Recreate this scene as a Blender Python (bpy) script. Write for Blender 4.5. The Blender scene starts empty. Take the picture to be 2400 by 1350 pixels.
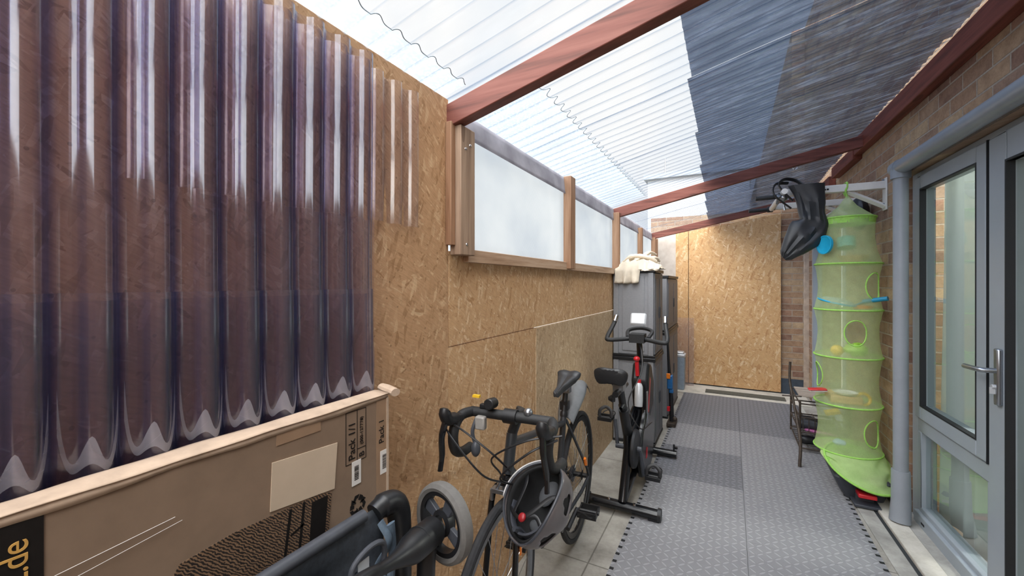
import bpy, bmesh, math, random
from mathutils import Vector, Matrix, noise, Euler
R = math.radians
random.seed(5)
C = bpy.context.scene.collection
sc = bpy.context.scene
# ------------------------------------------------------------------ camera
TH = math.atan(512/960); CT, ST = math.cos(TH), math.sin(TH); CH = 1.38
cd = bpy.data.cameras.new('camera'); cam = bpy.data.objects.new('camera', cd); C.objects.link(cam)
cam.location = (0, 0, CH); cam.rotation_euler = (R(90), 0, TH)
cd.sensor_width = 36; cd.lens = 14.4; cd.shift_y = -11/2400; cd.clip_start = .02; cd.clip_end = 200
sc.camera = cam
# ------------------------------------------------------------------ light
w = bpy.data.worlds.new('world'); sc.world = w; w.use_nodes = True
nt = w.node_tree; bg = nt.nodes['Background']
tc = nt.nodes.new('ShaderNodeTexCoord'); nz = nt.nodes.new('ShaderNodeTexNoise'); rp = nt.nodes.new('ShaderNodeValToRGB')
nz.inputs['Scale'].default_value = 2.2; nz.inputs['Detail'].default_value = 5
rp.color_ramp.elements[0].position = .38; rp.color_ramp.elements[0].color = (.76, .82, .88, 1)
rp.color_ramp.elements[1].position = .6; rp.color_ramp.elements[1].color = (.93, .93, .92, 1)
nt.links.new(tc.outputs['Generated'], nz.inputs['Vector']); nt.links.new(nz.outputs['Fac'], rp.inputs['Fac'])
nt.links.new(rp.outputs['Color'], bg.inputs['Color']); bg.inputs['Strength'].default_value = .55
sl = bpy.data.lights.new('overcast_sun', 'SUN'); sl.energy = 8.5; sl.angle = R(110); sl.color = (1, .98, .95)
so = bpy.data.objects.new('overcast_sun', sl); C.objects.link(so); so.rotation_euler = (R(38), R(8), 0)
vs = sc.view_settings; vs.view_transform = 'Standard'; vs.look = 'None'; vs.gamma = 1; vs.exposure = .97
sc.cycles.transparent_max_bounces = 32; sc.cycles.max_bounces = 10

# ------------------------------------------------------------------ node helpers
def lin(h):
    if isinstance(h, str):
        v = [int(h[i:i+2], 16)/255 for i in (0, 2, 4)]
        v = [x/12.92 if x <= .04045 else ((x+.055)/1.055)**2.4 for x in v]
        return (*v, 1)
    return (*h, 1) if len(h) == 3 else h
class N:
    def __init__(s, name):
        s.m = bpy.data.materials.new(name); s.m.use_nodes = True; s.t = s.m.node_tree
        s.t.nodes.clear(); s.o = s.t.nodes.new('ShaderNodeOutputMaterial')
    def n(s, ty, **kw):
        nd = s.t.nodes.new('ShaderNode'+ty)
        for k, v in kw.items():
            if k in ('operation', 'blend_type', 'data_type', 'feature', 'noise_dimensions', 'offset', 'offset_frequency', 'wave_type', 'bands_direction', 'voronoi_dimensions', 'use_clamp', 'interpolation_type'):
                setattr(nd, k, v)
        return nd
    def l(s, a, b): s.t.links.new(a, b)
    def val(s, sock, v):
        if isinstance(v, bpy.types.NodeSocket): s.l(v, sock)
        else: sock.default_value = v
    def math(s, op, a, b=0, c=None):
        nd = s.n('Math', operation=op); s.val(nd.inputs[0], a); s.val(nd.inputs[1], b)
        if c is not None: s.val(nd.inputs[2], c)
        return nd.outputs[0]
    def mix(s, f, a, b, bt='MIX'):
        nd = s.t.nodes.new('ShaderNodeMix'); nd.data_type = 'RGBA'; nd.blend_type = bt
        s.val(nd.inputs['Factor'], f); s.val(nd.inputs['A'], a); s.val(nd.inputs['B'], b)
        for i, sk in enumerate(nd.inputs):
            pass
        nd.inputs[0].default_value = f if not isinstance(f, bpy.types.NodeSocket) else .5
        s.val(nd.inputs[6], a); s.val(nd.inputs[7], b); 
        return nd.outputs[2]
    def obj(s): 
        return s.n('TexCoord').outputs['Object']
    def uv2(s, swap=False):
        """flat coordinates on any axis-aligned upright face: (x+y, z)"""
        sp = s.n('SeparateXYZ'); s.l(s.obj(), sp.inputs[0]); cb = s.n('CombineXYZ')
        a = s.math('ADD', sp.outputs[0], sp.outputs[1]); b = sp.outputs[2]
        if swap: a, b = b, a
        s.l(a, cb.inputs[0]); s.l(b, cb.inputs[1]); return cb.outputs[0]
    def map(s, v, sc_=(1, 1, 1), rot=(0, 0, 0), loc=(0, 0, 0)):
        if any(rot):
            r_ = s.n('Mapping'); s.l(v, r_.inputs[0]); r_.inputs['Rotation'].default_value = rot; v = r_.outputs[0]
        m = s.n('Mapping'); s.l(v, m.inputs[0]); m.inputs['Scale'].default_value = sc_; m.inputs['Location'].default_value = loc
        return m.outputs[0]
    def noise(s, v, scale, detail=3, rough=.5, out=0):
        nd = s.n('TexNoise'); s.l(v, nd.inputs['Vector']); nd.inputs['Scale'].default_value = scale; nd.inputs['Detail'].default_value = detail; nd.inputs['Roughness'].default_value = rough
        return nd.outputs[out]
    def ramp(s, f, *st):
        nd = s.n('ValToRGB'); s.l(f, nd.inputs[0]); e = nd.color_ramp.elements
        while len(e) < len(st): e.new(.5)
        for i, (p, col) in enumerate(st): e[i].position = p; e[i].color = lin(col)
        return nd.outputs[0]
    def bump(s, h, strength=.3, dist=.002):
        b = s.n('Bump'); s.l(h, b.inputs['Height']); b.inputs['Strength'].default_value = strength; b.inputs['Distance'].default_value = dist
        return b.outputs[0]
    def pbsdf(s, col, rough=.5, metal=0, normal=None, spec=.5):
        p = s.n('BsdfPrincipled'); s.val(p.inputs['Base Color'], lin(col) if not isinstance(col, bpy.types.NodeSocket) else col)
        s.val(p.inputs['Roughness'], rough); p.inputs['Metallic'].default_value = metal; p.inputs['Specular IOR Level'].default_value = spec
        if normal is not None: s.l(normal, p.inputs['Normal'])
        return p.outputs[0]
    def mixs(s, f, a, b):
        m = s.n('MixShader'); s.val(m.inputs[0], f); s.l(a, m.inputs[1]); s.l(b, m.inputs[2]); return m.outputs[0]
    def fres(s, ior):
        geo = s.n('NewGeometry'); f = s.n('Fresnel')
        s.l(s.math('ADD', ior, s.math('MULTIPLY', geo.outputs['Backfacing'], 1/ior-ior)), f.inputs['IOR']); return f
    def out(s, sh): s.l(sh, s.o.inputs[0]); return s.m

def plain(name, col, rough=.5, metal=0, var=.12, vs_=30, bump=.15, spec=.5):
    """a solid colour with faint wear"""
    g = N(name); o = g.obj(); f = g.noise(o, vs_, 4, .6); c = lin(col)
    d = tuple(max(0, x*(1-var)) for x in c[:3])+(1,); b = tuple(min(1, x*(1+var)) for x in c[:3])+(1,)
    return g.out(g.pbsdf(g.ramp(f, (.3, d), (.7, b)), rough, metal, g.bump(f, bump, .001), spec))

def osb(name, dark, mid, light, seed=0, sc_=1.0):
    g = N(name); uv = g.uv2(); uv = g.map(uv, loc=(seed*3.1, seed*1.7, 0))
    wv = g.n('VectorMath', operation='ADD'); wn = g.noise(uv, 5, 3, .5, 1); ms = g.n('VectorMath', operation='SCALE'); g.l(wn, ms.inputs[0]); ms.inputs['Scale'].default_value = .05
    g.l(uv, wv.inputs[0]); g.l(ms.outputs[0], wv.inputs[1])
    prev = None; hprev = None
    for i, (a, sx, sy) in enumerate(((.2, 24, 75), (1.15, 17, 62), (-.75, 30, 100), (2.0, 15, 58), (.65, 36, 130), (-1.3, 22, 90))):
        v = g.n('TexVoronoi'); g.l(g.map(wv.outputs[0], (sx*sc_, sy*sc_, 1), (0, 0, a), (i*4.3, i*2.1, 0)), v.inputs['Vector']); v.inputs['Scale'].default_value = 1
        sp = g.n('SeparateXYZ'); g.l(v.outputs['Color'], sp.inputs[0])
        col = g.ramp(sp.outputs[0], (0, dark), (.22, mid), (.8, mid), (1, light))
        h = g.math('MULTIPLY', sp.outputs[2], 1)
        if prev is None: prev = col; hprev = h
        else:
            msk = g.math('GREATER_THAN', sp.outputs[1], .62); prev = g.mix(g.math('MULTIPLY', msk, .85), prev, col)
            mm = g.n('Mix'); g.l(msk, mm.inputs[0]); g.l(hprev, mm.inputs[2]); g.l(h, mm.inputs[3]); hprev = mm.outputs[0]
    fib = g.noise(g.map(wv.outputs[0], (26, 190, 1), (0, 0, .5)), 1, 3, .6)
    prev = g.mix(.55, prev, g.ramp(fib, (.3, (.62, .6, .56)), (.6, (1, 1, 1))), 'MULTIPLY')
    big = g.noise(uv, 1.3, 2)
    prev = g.mix(.6, prev, g.ramp(big, (.3, (.86, .83, .8)), (.7, (1, 1, 1))), 'MULTIPLY')
    spk = g.n('TexVoronoi'); g.l(uv, spk.inputs['Vector']); spk.inputs['Scale'].default_value = 26
    sm = g.math('LESS_THAN', spk.outputs['Distance'], .09)
    prev = g.mix(g.math('MULTIPLY', sm, .5), prev, lin('5a3d22'))
    return g.out(g.pbsdf(prev, .62, 0, g.bump(hprev, .35, .0015), .35))

def wood(name, dark, mid, light, axis=1, rough=.6, knots=True):
    g = N(name); o = g.obj(); s3 = [38, 38, 38]; s3[axis] = 2.2
    f = g.noise(g.map(o, tuple(s3)), 1, 5, .6); k3 = [9, 9, 9]; k3[axis] = 2.4
    kv = g.n('TexVoronoi'); g.l(g.map(o, tuple(k3)), kv.inputs['Vector']); kv.inputs['Scale'].default_value = 1
    c = g.ramp(f, (.25, dark), (.5, mid), (.75, light))
    if knots: c = g.mix(g.math('MULTIPLY', g.math('LESS_THAN', kv.outputs['Distance'], .13), .55), c, lin(dark))
    return g.out(g.pbsdf(c, rough, 0, g.bump(f, .3, .001), .35))

def bricks(name):
    g = N(name); uv = g.uv2(); b = g.n('TexBrick'); g.l(uv, b.inputs['Vector'])
    wv = g.noise(uv, 6, 2, .5, 1)
    b.inputs['Scale'].default_value = 1; b.inputs['Brick Width'].default_value = .225; b.inputs['Row Height'].default_value = .075
    b.inputs['Mortar Size'].default_value = .0055; b.inputs['Mortar Smooth'].default_value = .3; b.inputs['Bias'].default_value = 0
    b.inputs['Color1'].default_value = (0, 0, 0, 1); b.inputs['Color2'].default_value = (1, 1, 1, 1); b.inputs['Mortar'].default_value = (.5, .5, .5, 1)
    col = g.ramp(b.outputs['Color'], (0, '8a6c5e'), (.22, 'a5866c'), (.45, 'b59a7c'), (.62, '94796a'), (.8, 'bca484'), (1, 'a07c68'))
    n1 = g.noise(uv, 14, 4, .65); n2 = g.noise(uv, 90, 3, .6)
    col = g.mix(.75, col, g.ramp(n1, (.3, (.55, .5, .5)), (.6, (1, 1, 1))), 'MULTIPLY')
    col = g.mix(.5, col, g.ramp(n2, (.3, (.7, .66, .62)), (.6, (1, 1, 1))), 'MULTIPLY')
    col = g.mix(b.outputs['Fac'], col, g.ramp(n2, (.2, '93857a'), (.8, 'b5a794')))
    hh = g.math('SUBTRACT', g.math('MULTIPLY', n2, .25), b.outputs['Fac'])
    return g.out(g.pbsdf(col, .85, 0, g.bump(hh, .8, .006), .2))

def sheet(name, face, graze, frost=.06, frost_col=(.8, .82, .88), gl=1.0, rough=.09, scratch=True, gcol=(1, 1, 1), rr=(.15, .95), streak=0):
    """thin clear plastic: tinted see-through + surface gloss + a little haze and scratches"""
    g = N(name); o = g.obj(); lw = g.n('LayerWeight'); lw.inputs['Blend'].default_value = .5
    tr = g.n('BsdfTransparent'); g.l(g.ramp(lw.outputs['Facing'], (rr[0], face), (rr[1], graze)), tr.inputs[0])
    fr = g.fres(1.5)
    gs = g.n('BsdfGlossy'); gs.inputs['Roughness'].default_value = rough; gs.inputs['Color'].default_value = lin(gcol)
    df = g.n('BsdfDiffuse'); df.inputs['Color'].default_value = lin(frost_col); tl = g.n('BsdfTranslucent'); tl.inputs['Color'].default_value = lin(frost_col)
    hz = g.mixs(.5, df.outputs[0], tl.outputs[0])
    f = g.noise(o, 3, 4, .6)
    amt = g.math('MULTIPLY', f, frost*2)
    if streak:
        sk = g.noise(g.map(o, (.9, 22, 22)), 1, 4, .65); amt = g.math('ADD', amt, g.math('MULTIPLY', g.math('MAXIMUM', g.math('SUBTRACT', sk, .48), 0), streak))
    if scratch:
        sp = g.n('SeparateXYZ'); g.l(o, sp.inputs[0])
        s1 = g.noise(g.map(g.uv2(), (6, 260, 1), (0, 0, .35)), 1, 2, .6); s2 = g.noise(g.map(g.uv2(), (9, 300, 1), (0, 0, -.6)), 1, 2, .6)
        k = g.math('MAXIMUM', g.math('GREATER_THAN', s1, .69), g.math('GREATER_THAN', s2, .69))
        amt = g.math('ADD', amt, g.math('MULTIPLY', k, .05), )
    a = g.mixs(amt, tr.outputs[0], hz)
    return g.out(g.mixs(g.math('MULTIPLY', fr.outputs[0], gl), a, gs.outputs[0]))

M_osb = osb('osb_board', 'b0865c', 'cba57c', 'e6cba8')
M_osb2 = osb('osb_board_grey', 'a48969', 'bfa585', 'd8c4a6', 2)
M_osb3 = osb('osb_board_brown', '9c7753', 'bd9772', 'd4b48f', 4)  # board of a slightly darker brown
M_osbf = osb('osb_board_fresh', 'b8895a', 'd4ab7a', 'ecd2aa', 6, .62)
M_brick = bricks('stock_brick')
M_red = wood('red_stained_timber', '482820', '703f35', '815146', 0)
M_redy = wood('red_stained_timber_long', '4a2219', '743b2d', '84493a', 1)
M_post = wood('grey_softwood', '6b5140', '98806c', 'b39a84', 2)
M_bat = wood('brown_softwood', '6e4b33', '97745a', 'b08e72', 2)
M_rail = wood('softwood_rail', '8a6a50', 'b89a80', 'cdb6a0', 1)
M_pale = wood('bare_pale_softwood', 'a87c50', 'c89c70', 'dcb88c', 2)
M_clear = sheet('clear_roof_plastic', (.985, .99, 1), (.45, .55, .68), .02, (.80, .84, .9), .5, .06, False, (1, 1, 1), (.5, .95), .25)
M_smoke = sheet('smoke_blue_roof_plastic', (.155, .19, .26), (.07, .09, .14), .05, (.22, .27, .37), .3, .12, True, (.8, .88, 1), (.15, .95), 1.6)
M_wall_sheet = sheet('violet_clear_plastic', (.92, .875, .875), (.24, .29, .62), .04, (.62, .62, .78), 1.35, .10, True, (.80, .88, 1), (.1, .8))
M_back_sheet = sheet('violet_clear_plastic_behind', (.90, .85, .88), (.22, .27, .62), .03, (.6, .6, .75), .45, .12, True, (.8, .88, 1), (.1, .85))
M_thin_sheet = sheet('thin_clear_plastic', (.93, .9, .92), (.6, .62, .74), .06, (.8, .78, .84), 1.6, .12, True)
M_frost = None
g = N('frosted_twinwall'); o = g.uv2(); tr = g.n('BsdfTransparent'); tl = g.n('BsdfTranslucent'); df = g.n('BsdfDiffuse')
n_ = g.noise(o, 2.5, 3); wv = g.n('TexWave', wave_type='BANDS', bands_direction='DIAGONAL'); g.l(g.map(o, (1, 1, 1), (0, 0, .35)), wv.inputs[0]); wv.inputs['Scale'].default_value = 42; wv.inputs['Distortion'].default_value = 2.5; wv.inputs['Detail'].default_value = 1; wv.inputs['Detail Scale'].default_value = .5
cc = g.mix(g.math('MULTIPLY', wv.outputs[0], .16), g.ramp(n_, (.3, (.50, .54, .58)), (.7, (.66, .68, .69))), (.27, .31, .35, 1))
g.l(cc, tl.inputs[0]); g.l(cc, df.inputs[0]); tr.inputs[0].default_value = (.95, .97, 1, 1)
M_frost = g.out(g.mixs(.35, g.mixs(.25, tl.outputs[0], df.outputs[0]), tr.outputs[0]))
g = N('milky_film'); o = g.obj(); tr = g.n('BsdfTransparent'); tl = g.n('BsdfTranslucent'); df = g.n('BsdfDiffuse'); cc = g.ramp(g.noise(o, 8, 3), (.3, (.36, .345, .38)), (.7, (.58, .56, .60)))
g.l(cc, tl.inputs[0]); g.l(cc, df.inputs[0]); tr.inputs[0].default_value = (.9, .88, .92, 1)
M_film = g.out(g.mixs(.15, g.mixs(.5, tl.outputs[0], df.outputs[0]), tr.outputs[0]))
M_frame = plain('grey_window_frame', '99a1a8', .35, 0, .04, 6, .05)
M_pipe = plain('grey_plastic_pipe', '8b9096', .38, 0, .08, 8, .05)
M_gutter = plain('grey_gutter_plastic', '858c94', .3, 0, .12, 5, .05)
M_metal = plain('brushed_metal', 'a0a4aa', .28, .9, .05)
M_seal = plain('black_rubber_seal', '15171a', .6)
M_black = plain('black_plastic', '17181b', .42, 0, .2, 40, .2)
M_blackg = plain('gloss_black_paint', '101114', .22, 0, .2, 20, .05)
M_tyre = plain('tyre_rubber', '2b2c2f', .75, 0, .25, 60, .4)
M_tape = plain('black_bar_tape', '1c1d1f', .6, 0, .3, 120, .6)
M_dkgrey = plain('dark_grey_plastic', '3d4047', .45, 0, .15)
M_cab = plain('grey_cabinet_plastic', '85868a', .5, 0, .06, 60, .25)
M_cabd = plain('dark_cabinet_side', '6a6b70', .5, 0, .06, 60, .25)
M_white = plain('white_paint', 'd9d6d0', .4, 0, .05, 20, .1)
M_silver = plain('silver_plastic', 'c4c7cb', .3, .3, .05)
M_chrome = plain('chrome', 'd0d2d6', .15, 1, .03)
M_redp = plain('red_plastic', 'c0202a', .35)
M_orange = plain('orange_reflector', 'e07a20', .3)
M_yellow = plain('yellow_plastic', 'e3b52c', .4)
M_blue = plain('turquoise_plastic', '1f9fc4', .35, 0, .05)
M_blued = plain('dark_turquoise_plastic', '157fa2', .4, 0, .05)
M_pink = plain('pink_plastic', 'b8649c', .45)
M_lime = plain('lime_plastic', '9fce4a', .4)
M_tan = plain('tan_plastic', 'b98c5a', .5)
M_card = plain('brown_cardboard', '84705f', .75, 0, .08, 14, .3, .2)
M_cardl = plain('pale_cardboard_edge', 'bba591', .7, 0, .14, 25, .4, .2)
M_cardt = plain('parcel_tape', '967a62', .3, 0, .1, 18, .1)
M_ink = plain('black_ink', '1b1817', .6, 0, .15, 60, .1, .2)
M_gold = plain('gold_ink', 'c79a52', .5)
M_label = plain('paper_label', 'c3b19c', .7, 0, .06, 12, .1, .2)
M_wlabel = plain('white_paper_label', 'd8d4d0', .6, 0, .04)
M_fabric = plain('black_pram_fabric', '2a2f36', .7, 0, .3, 90, .5)
M_strap = plain('slate_strap', '4a5866', .7, 0, .2, 120, .5)
M_foam = plain('wheel_rubber_grey', '5e5c5a', .8, 0, .1, 80, .4)
M_rod = plain('rusty_iron', '4a4038', .6, .4, .4, 40, .4)
M_cloth = plain('cream_dust_sheet', 'd2c6b4', .9, 0, .12, 12, .3, .1)
M_shell = plain('grey_helmet_shell', '5f5a5b', .3, 0, .15, 16, .05)
M_foamin = plain('helmet_foam', '101113', .85, 0, .3, 50, .5)
M_paper = plain('white_helmet_rim', 'c8c6c6', .4)
M_binb = plain('blue_grey_bin', '8b99a6', .5)
M_bag = plain('black_vinyl_bag', '26282c', .45, 0, .25, 9, .3)
M_dpc = plain('blue_engineering_brick', '3a4450', .6, 0, .25, 12, .3)
M_render = plain('pale_corner_mortar', 'b5a494', .85, 0, .2, 14, .4, .1)
M_drain = plain('dark_channel', '2e3134', .6)
M_kerb = None
def stone(name, d, m, l, joints=None):
    g = N(name); o = g.obj(); n1 = g.noise(o, 4, 5, .65); n2 = g.noise(o, 60, 3, .6)
    col = g.ramp(n1, (.3, d), (.5, m), (.7, l)); col = g.mix(.4, col, g.ramp(n2, (.3, (.78, .77, .75)), (.6, (1, 1, 1))), 'MULTIPLY'); h = n2
    if joints:
        b = g.n('TexBrick', offset=0.0); g.l(g.map(o, (1, 1, 1), (0, 0, R(90)), joints[2]), b.inputs['Vector']); b.inputs['Scale'].default_value = 1
        b.inputs['Brick Width'].default_value = joints[0]; b.inputs['Row Height'].default_value = joints[1]; b.inputs['Mortar Size'].default_value = .004; b.inputs['Mortar Smooth'].default_value = .2
        col = g.mix(g.math('MULTIPLY', b.outputs['Fac'], .6), col, lin('4a453f')); h = g.math('SUBTRACT', g.math('MULTIPLY', n2, .2), b.outputs['Fac'])
    return g.out(g.pbsdf(col, .8, 0, g.bump(h, .4, .003), .25))
M_pave = stone('concrete_paving', '7d7972', '9c9890', 'aeaaa2', (.62, .5, (.1, .12, 0)))
M_kerb = stone('pale_kerb_stone', 'a39e94', 'c2bdb2', 'd0cbc2')
M_strip = stone('grey_slab', '86847f', 'a3a19b', 'b5b3ac')
def matting(name, base, edge):
    """foam tile with raised diagonal bars, alternating like tread plate"""
    g = N(name); o = g.obj(); sp = g.n('SeparateXYZ'); g.l(o, sp.inputs[0]); K = 1/.038
    u = g.math('MULTIPLY', sp.outputs[0], K); v = g.math('MULTIPLY', sp.outputs[1], K)
    par = g.math('MODULO', g.math('ADD', g.math('ADD', g.math('FLOOR', u), g.math('FLOOR', v)), 1000), 2)
    fx = g.math('SUBTRACT', g.math('FRACT', g.math('ADD', u, 100)), .5); fy = g.math('SUBTRACT', g.math('FRACT', g.math('ADD', v, 100)), .5)
    a = g.math('ADD', fx, fy); b = g.math('SUBTRACT', fx, fy)
    def lerp(f, p, q): return g.math('ADD', g.math('MULTIPLY', p, g.math('SUBTRACT', 1, f)), g.math('MULTIPLY', q, f))
    A = lerp(par, a, b); B = lerp(par, b, a)
    h = g.math('SUBTRACT', 1, g.math('ADD', g.math('POWER', g.math('ABSOLUTE', g.math('MULTIPLY', A, 1.25)), 2), g.math('POWER', g.math('ABSOLUTE', g.math('MULTIPLY', B, 4.2)), 2)))
    h = g.math('MULTIPLY', g.math('MAXIMUM', h, 0), 1)
    h = g.math('MINIMUM', g.math('MULTIPLY', h, 2), 1)
    dirt = g.noise(o, 7, 4, .6)
    col = g.mix(h, lin(base), lin(edge)); col = g.mix(.35, col, g.ramp(dirt, (.3, (.82, .82, .83)), (.7, (1, 1, 1))), 'MULTIPLY')
    return g.out(g.pbsdf(col, g.math('SUBTRACT', .62, g.math('MULTIPLY', h, .2)), 0, g.bump(h, .6, .003), .45))
MATS = [matting('foam_tile_light', '828285', '97979b'), matting('foam_tile_mid', '77787c', '8a8b90'), matting('foam_tile_dark', '68696e', '7b7d83'), matting('foam_tile_bluish', '6e737b', '858b94')]
g = N('window_glass'); tr = g.n('BsdfTransparent'); tr.inputs[0].default_value = (.80, .86, .84, 1); gs = g.n('BsdfGlossy'); gs.inputs['Roughness'].default_value = .01; gs.inputs[0].default_value = (.95, .97, 1, 1)
fr = g.fres(1.5)
M_glass = g.out(g.mixs(g.math('ADD', g.math('MULTIPLY', fr.outputs[0], 1.2), .04), tr.outputs[0], gs.outputs[0]))
def net(name, col, see):
    g = N(name); o = g.obj(); tr = g.n('BsdfTransparent'); df = g.n('BsdfDiffuse'); tl = g.n('BsdfTranslucent')
    cc = g.ramp(g.noise(o, 20, 3), (.3, tuple(x*.88 for x in lin(col)[:3])), (.7, col)); g.l(cc, df.inputs[0]); g.l(cc, tl.inputs[0])
    wx = g.noise(g.map(o, (1, 1, 1)), 260, 1); 
    f = g.math('ADD', g.math('MULTIPLY', g.math('SUBTRACT', wx, .5), .15), see)
    return g.out(g.mixs(f, g.mixs(.4, df.outputs[0], tl.outputs[0]), tr.outputs[0]))
M_net = net('green_mesh_fabric', (.70, .84, .44), .58)
M_netd = plain('green_fabric_band', '98c862', .8, 0, .12, 60, .3, .1)
M_netl = net('green_fabric_dense', (.64, .80, .38), .2)
M_white_net = net('white_netting', (.75, .85, .85), .4)
g = N('lit_display'); e = g.n('Emission'); e.inputs[0].default_value = (.75, .85, .7, 1); e.inputs[1].default_value = .9
M_disp = g.out(e.outputs[0])
g = N('grey_curtain'); df = g.n('BsdfDiffuse'); tl = g.n('BsdfTranslucent'); df.inputs[0].default_value = tl.inputs[0].default_value = (.62, .66, .64, 1); M_curt = g.out(g.mixs(.5, df.outputs[0], tl.outputs[0]))
M_room = plain('dim_room', '8c8f8c', .9)
M_roomf = plain('room_floor', '8a7a68', .6)
g = N('printed_flooring_picture'); uv = g.uv2(); wv = g.n('TexWave', wave_type='BANDS', bands_direction='DIAGONAL'); g.l(uv, wv.inputs[0]); wv.inputs['Scale'].default_value = 95; wv.inputs['Distortion'].default_value = 7; wv.inputs['Detail'].default_value = 3
M_print = g.out(g.pbsdf(g.ramp(g.math('ADD', g.math('MULTIPLY', wv.outputs[0], .6), g.math('MULTIPLY', g.noise(uv, 160, 2), .5)), (.42, '1d1714'), (.6, '6a5240'), (.8, '84684f')), .7))

# ------------------------------------------------------------------ mesh helpers
class MB:
    def __init__(s): s.v = []; s.f = []
    def add(s, vs_, fs):
        n = len(s.v); s.v += [Vector(p) for p in vs_]; s.f += [[i+n for i in f] for f in fs]; return s
    def box(s, x0, x1, y0, y1, z0, z1, T=None):
        vs_ = [Vector((x, y, z)) for x in (x0, x1) for y in (y0, y1) for z in (z0, z1)]
        if T: vs_ = [T @ p for p in vs_]
        return s.add(vs_, [(0, 1, 3, 2), (4, 6, 7, 5), (0, 4, 5, 1), (2, 3, 7, 6), (0, 2, 6, 4), (1, 5, 7, 3)])
    def tube(s, pts, r, seg=10, flat=None, caps=True, closed=False):
        pts = [Vector(p) for p in pts]; n = len(pts); rs = r if isinstance(r, (list, tuple)) else [r]*n
        up = None; rings = []
        for i, p in enumerate(pts):
            if closed: d = pts[(i+1) % n]-pts[i-1]
            else: d = pts[min(i+1, n-1)]-pts[max(i-1, 0)]
            d.normalize()
            if up is None: up = Vector((0, 0, 1)) if abs(d.z) < .9 else Vector((1, 0, 0))
            a = d.cross(up)
            if a.length < 1e-4: a = d.cross(Vector((0, 1, 0)))
            a.normalize(); b = a.cross(d).normalized(); up = b
            ra = rs[i]; rb = ra*(flat if flat else 1)
            rings.append([p+a*ra*math.cos(t)+b*rb*math.sin(t) for t in [2*math.pi*k/seg for k in range(seg)]])
        vs_ = [q for rg in rings for q in rg]; fs = []
        m = n if closed else n-1
        for i in range(m):
            j = (i+1) % n
            for k in range(seg): fs.append((i*seg+k, i*seg+(k+1) % seg, j*seg+(k+1) % seg, j*seg+k))
        if caps and not closed: fs += [tuple(range(seg))[::-1], tuple((n-1)*seg+k for k in range(seg))]
        return s.add(vs_, fs)
    def rod(s, a, b, r, r2=None, seg=12): return s.tube([a, b], [r, r if r2 is None else r2], seg)
    def ring(s, c, axis, R_, r, seg=40, rs=8, flat=None, squash=None):
        axis = Vector(axis).normalized(); u = axis.orthogonal().normalized(); v = axis.cross(u); c = Vector(c)
        return s.tube([c+(u*math.cos(t)+v*math.sin(t))*R_ for t in [2*math.pi*k/seg for k in range(seg)]], r, rs, flat, closed=True)
    def lathe(s, prof, c=(0, 0, 0), axis=(0, 0, 1), seg=32, close=False):
        axis = Vector(axis).normalized(); u = axis.orthogonal().normalized(); v = axis.cross(u); c = Vector(c); n = len(prof)
        vs_ = [c+axis*z+(u*math.cos(2*math.pi*k/seg)+v*math.sin(2*math.pi*k/seg))*max(r, 1e-5) for r, z in prof for k in range(seg)]; fs = []
        for i in range(n if close else n-1):
            j = (i+1) % n
            for k in range(seg): fs.append((i*seg+k, i*seg+(k+1) % seg, j*seg+(k+1) % seg, j*seg+k))
        return s.add(vs_, fs)
    def prism(s, poly, f, h):
        """poly of 2-D points, f maps (a, b, t) to 3-D, from t=0 to t=h"""
        n = len(poly); vs_ = [f(a, b, 0) for a, b in poly]+[f(a, b, h) for a, b in poly]
        fs = [tuple(range(n))[::-1], tuple(range(n, 2*n))]+[(i, (i+1) % n, (i+1) % n+n, i+n) for i in range(n)]
        return s.add(vs_, fs)
    def loft(s, rings, caps=True):
        n = len(rings); m = len(rings[0]); fs = []
        for i in range(n-1):
            for k in range(m): fs.append((i*m+k, i*m+(k+1) % m, (i+1)*m+(k+1) % m, (i+1)*m+k))
        if caps: fs += [tuple(range(m))[::-1], tuple((n-1)*m+k for k in range(m))]
        return s.add([p for r_ in rings for p in r_], fs)
    def grid(s, f, nu, nv):
        vs_ = [f(i/nu, j/nv) for i in range(nu+1) for j in range(nv+1)]
        return s.add(vs_, [(i*(nv+1)+j, (i+1)*(nv+1)+j, (i+1)*(nv+1)+j+1, i*(nv+1)+j+1) for i in range(nu) for j in range(nv)])
    def ball(s, c, rx, ry=None, rz=None, nu=16, nv=10):
        ry = ry or rx; rz = rz or rx; c = Vector(c)
        pr = [(math.sin(math.pi*i/nv), -math.cos(math.pi*i/nv)) for i in range(nv+1)]
        return s.add([c+Vector((max(r_, 1e-4)*rx*math.cos(2*math.pi*k/nu), max(r_, 1e-4)*ry*math.sin(2*math.pi*k/nu), z*rz)) for r_, z in pr for k in range(nu)],
                     [(i*nu+k, i*nu+(k+1) % nu, (i+1)*nu+(k+1) % nu, (i+1)*nu+k) for i in range(nv) for k in range(nu)])

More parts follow.
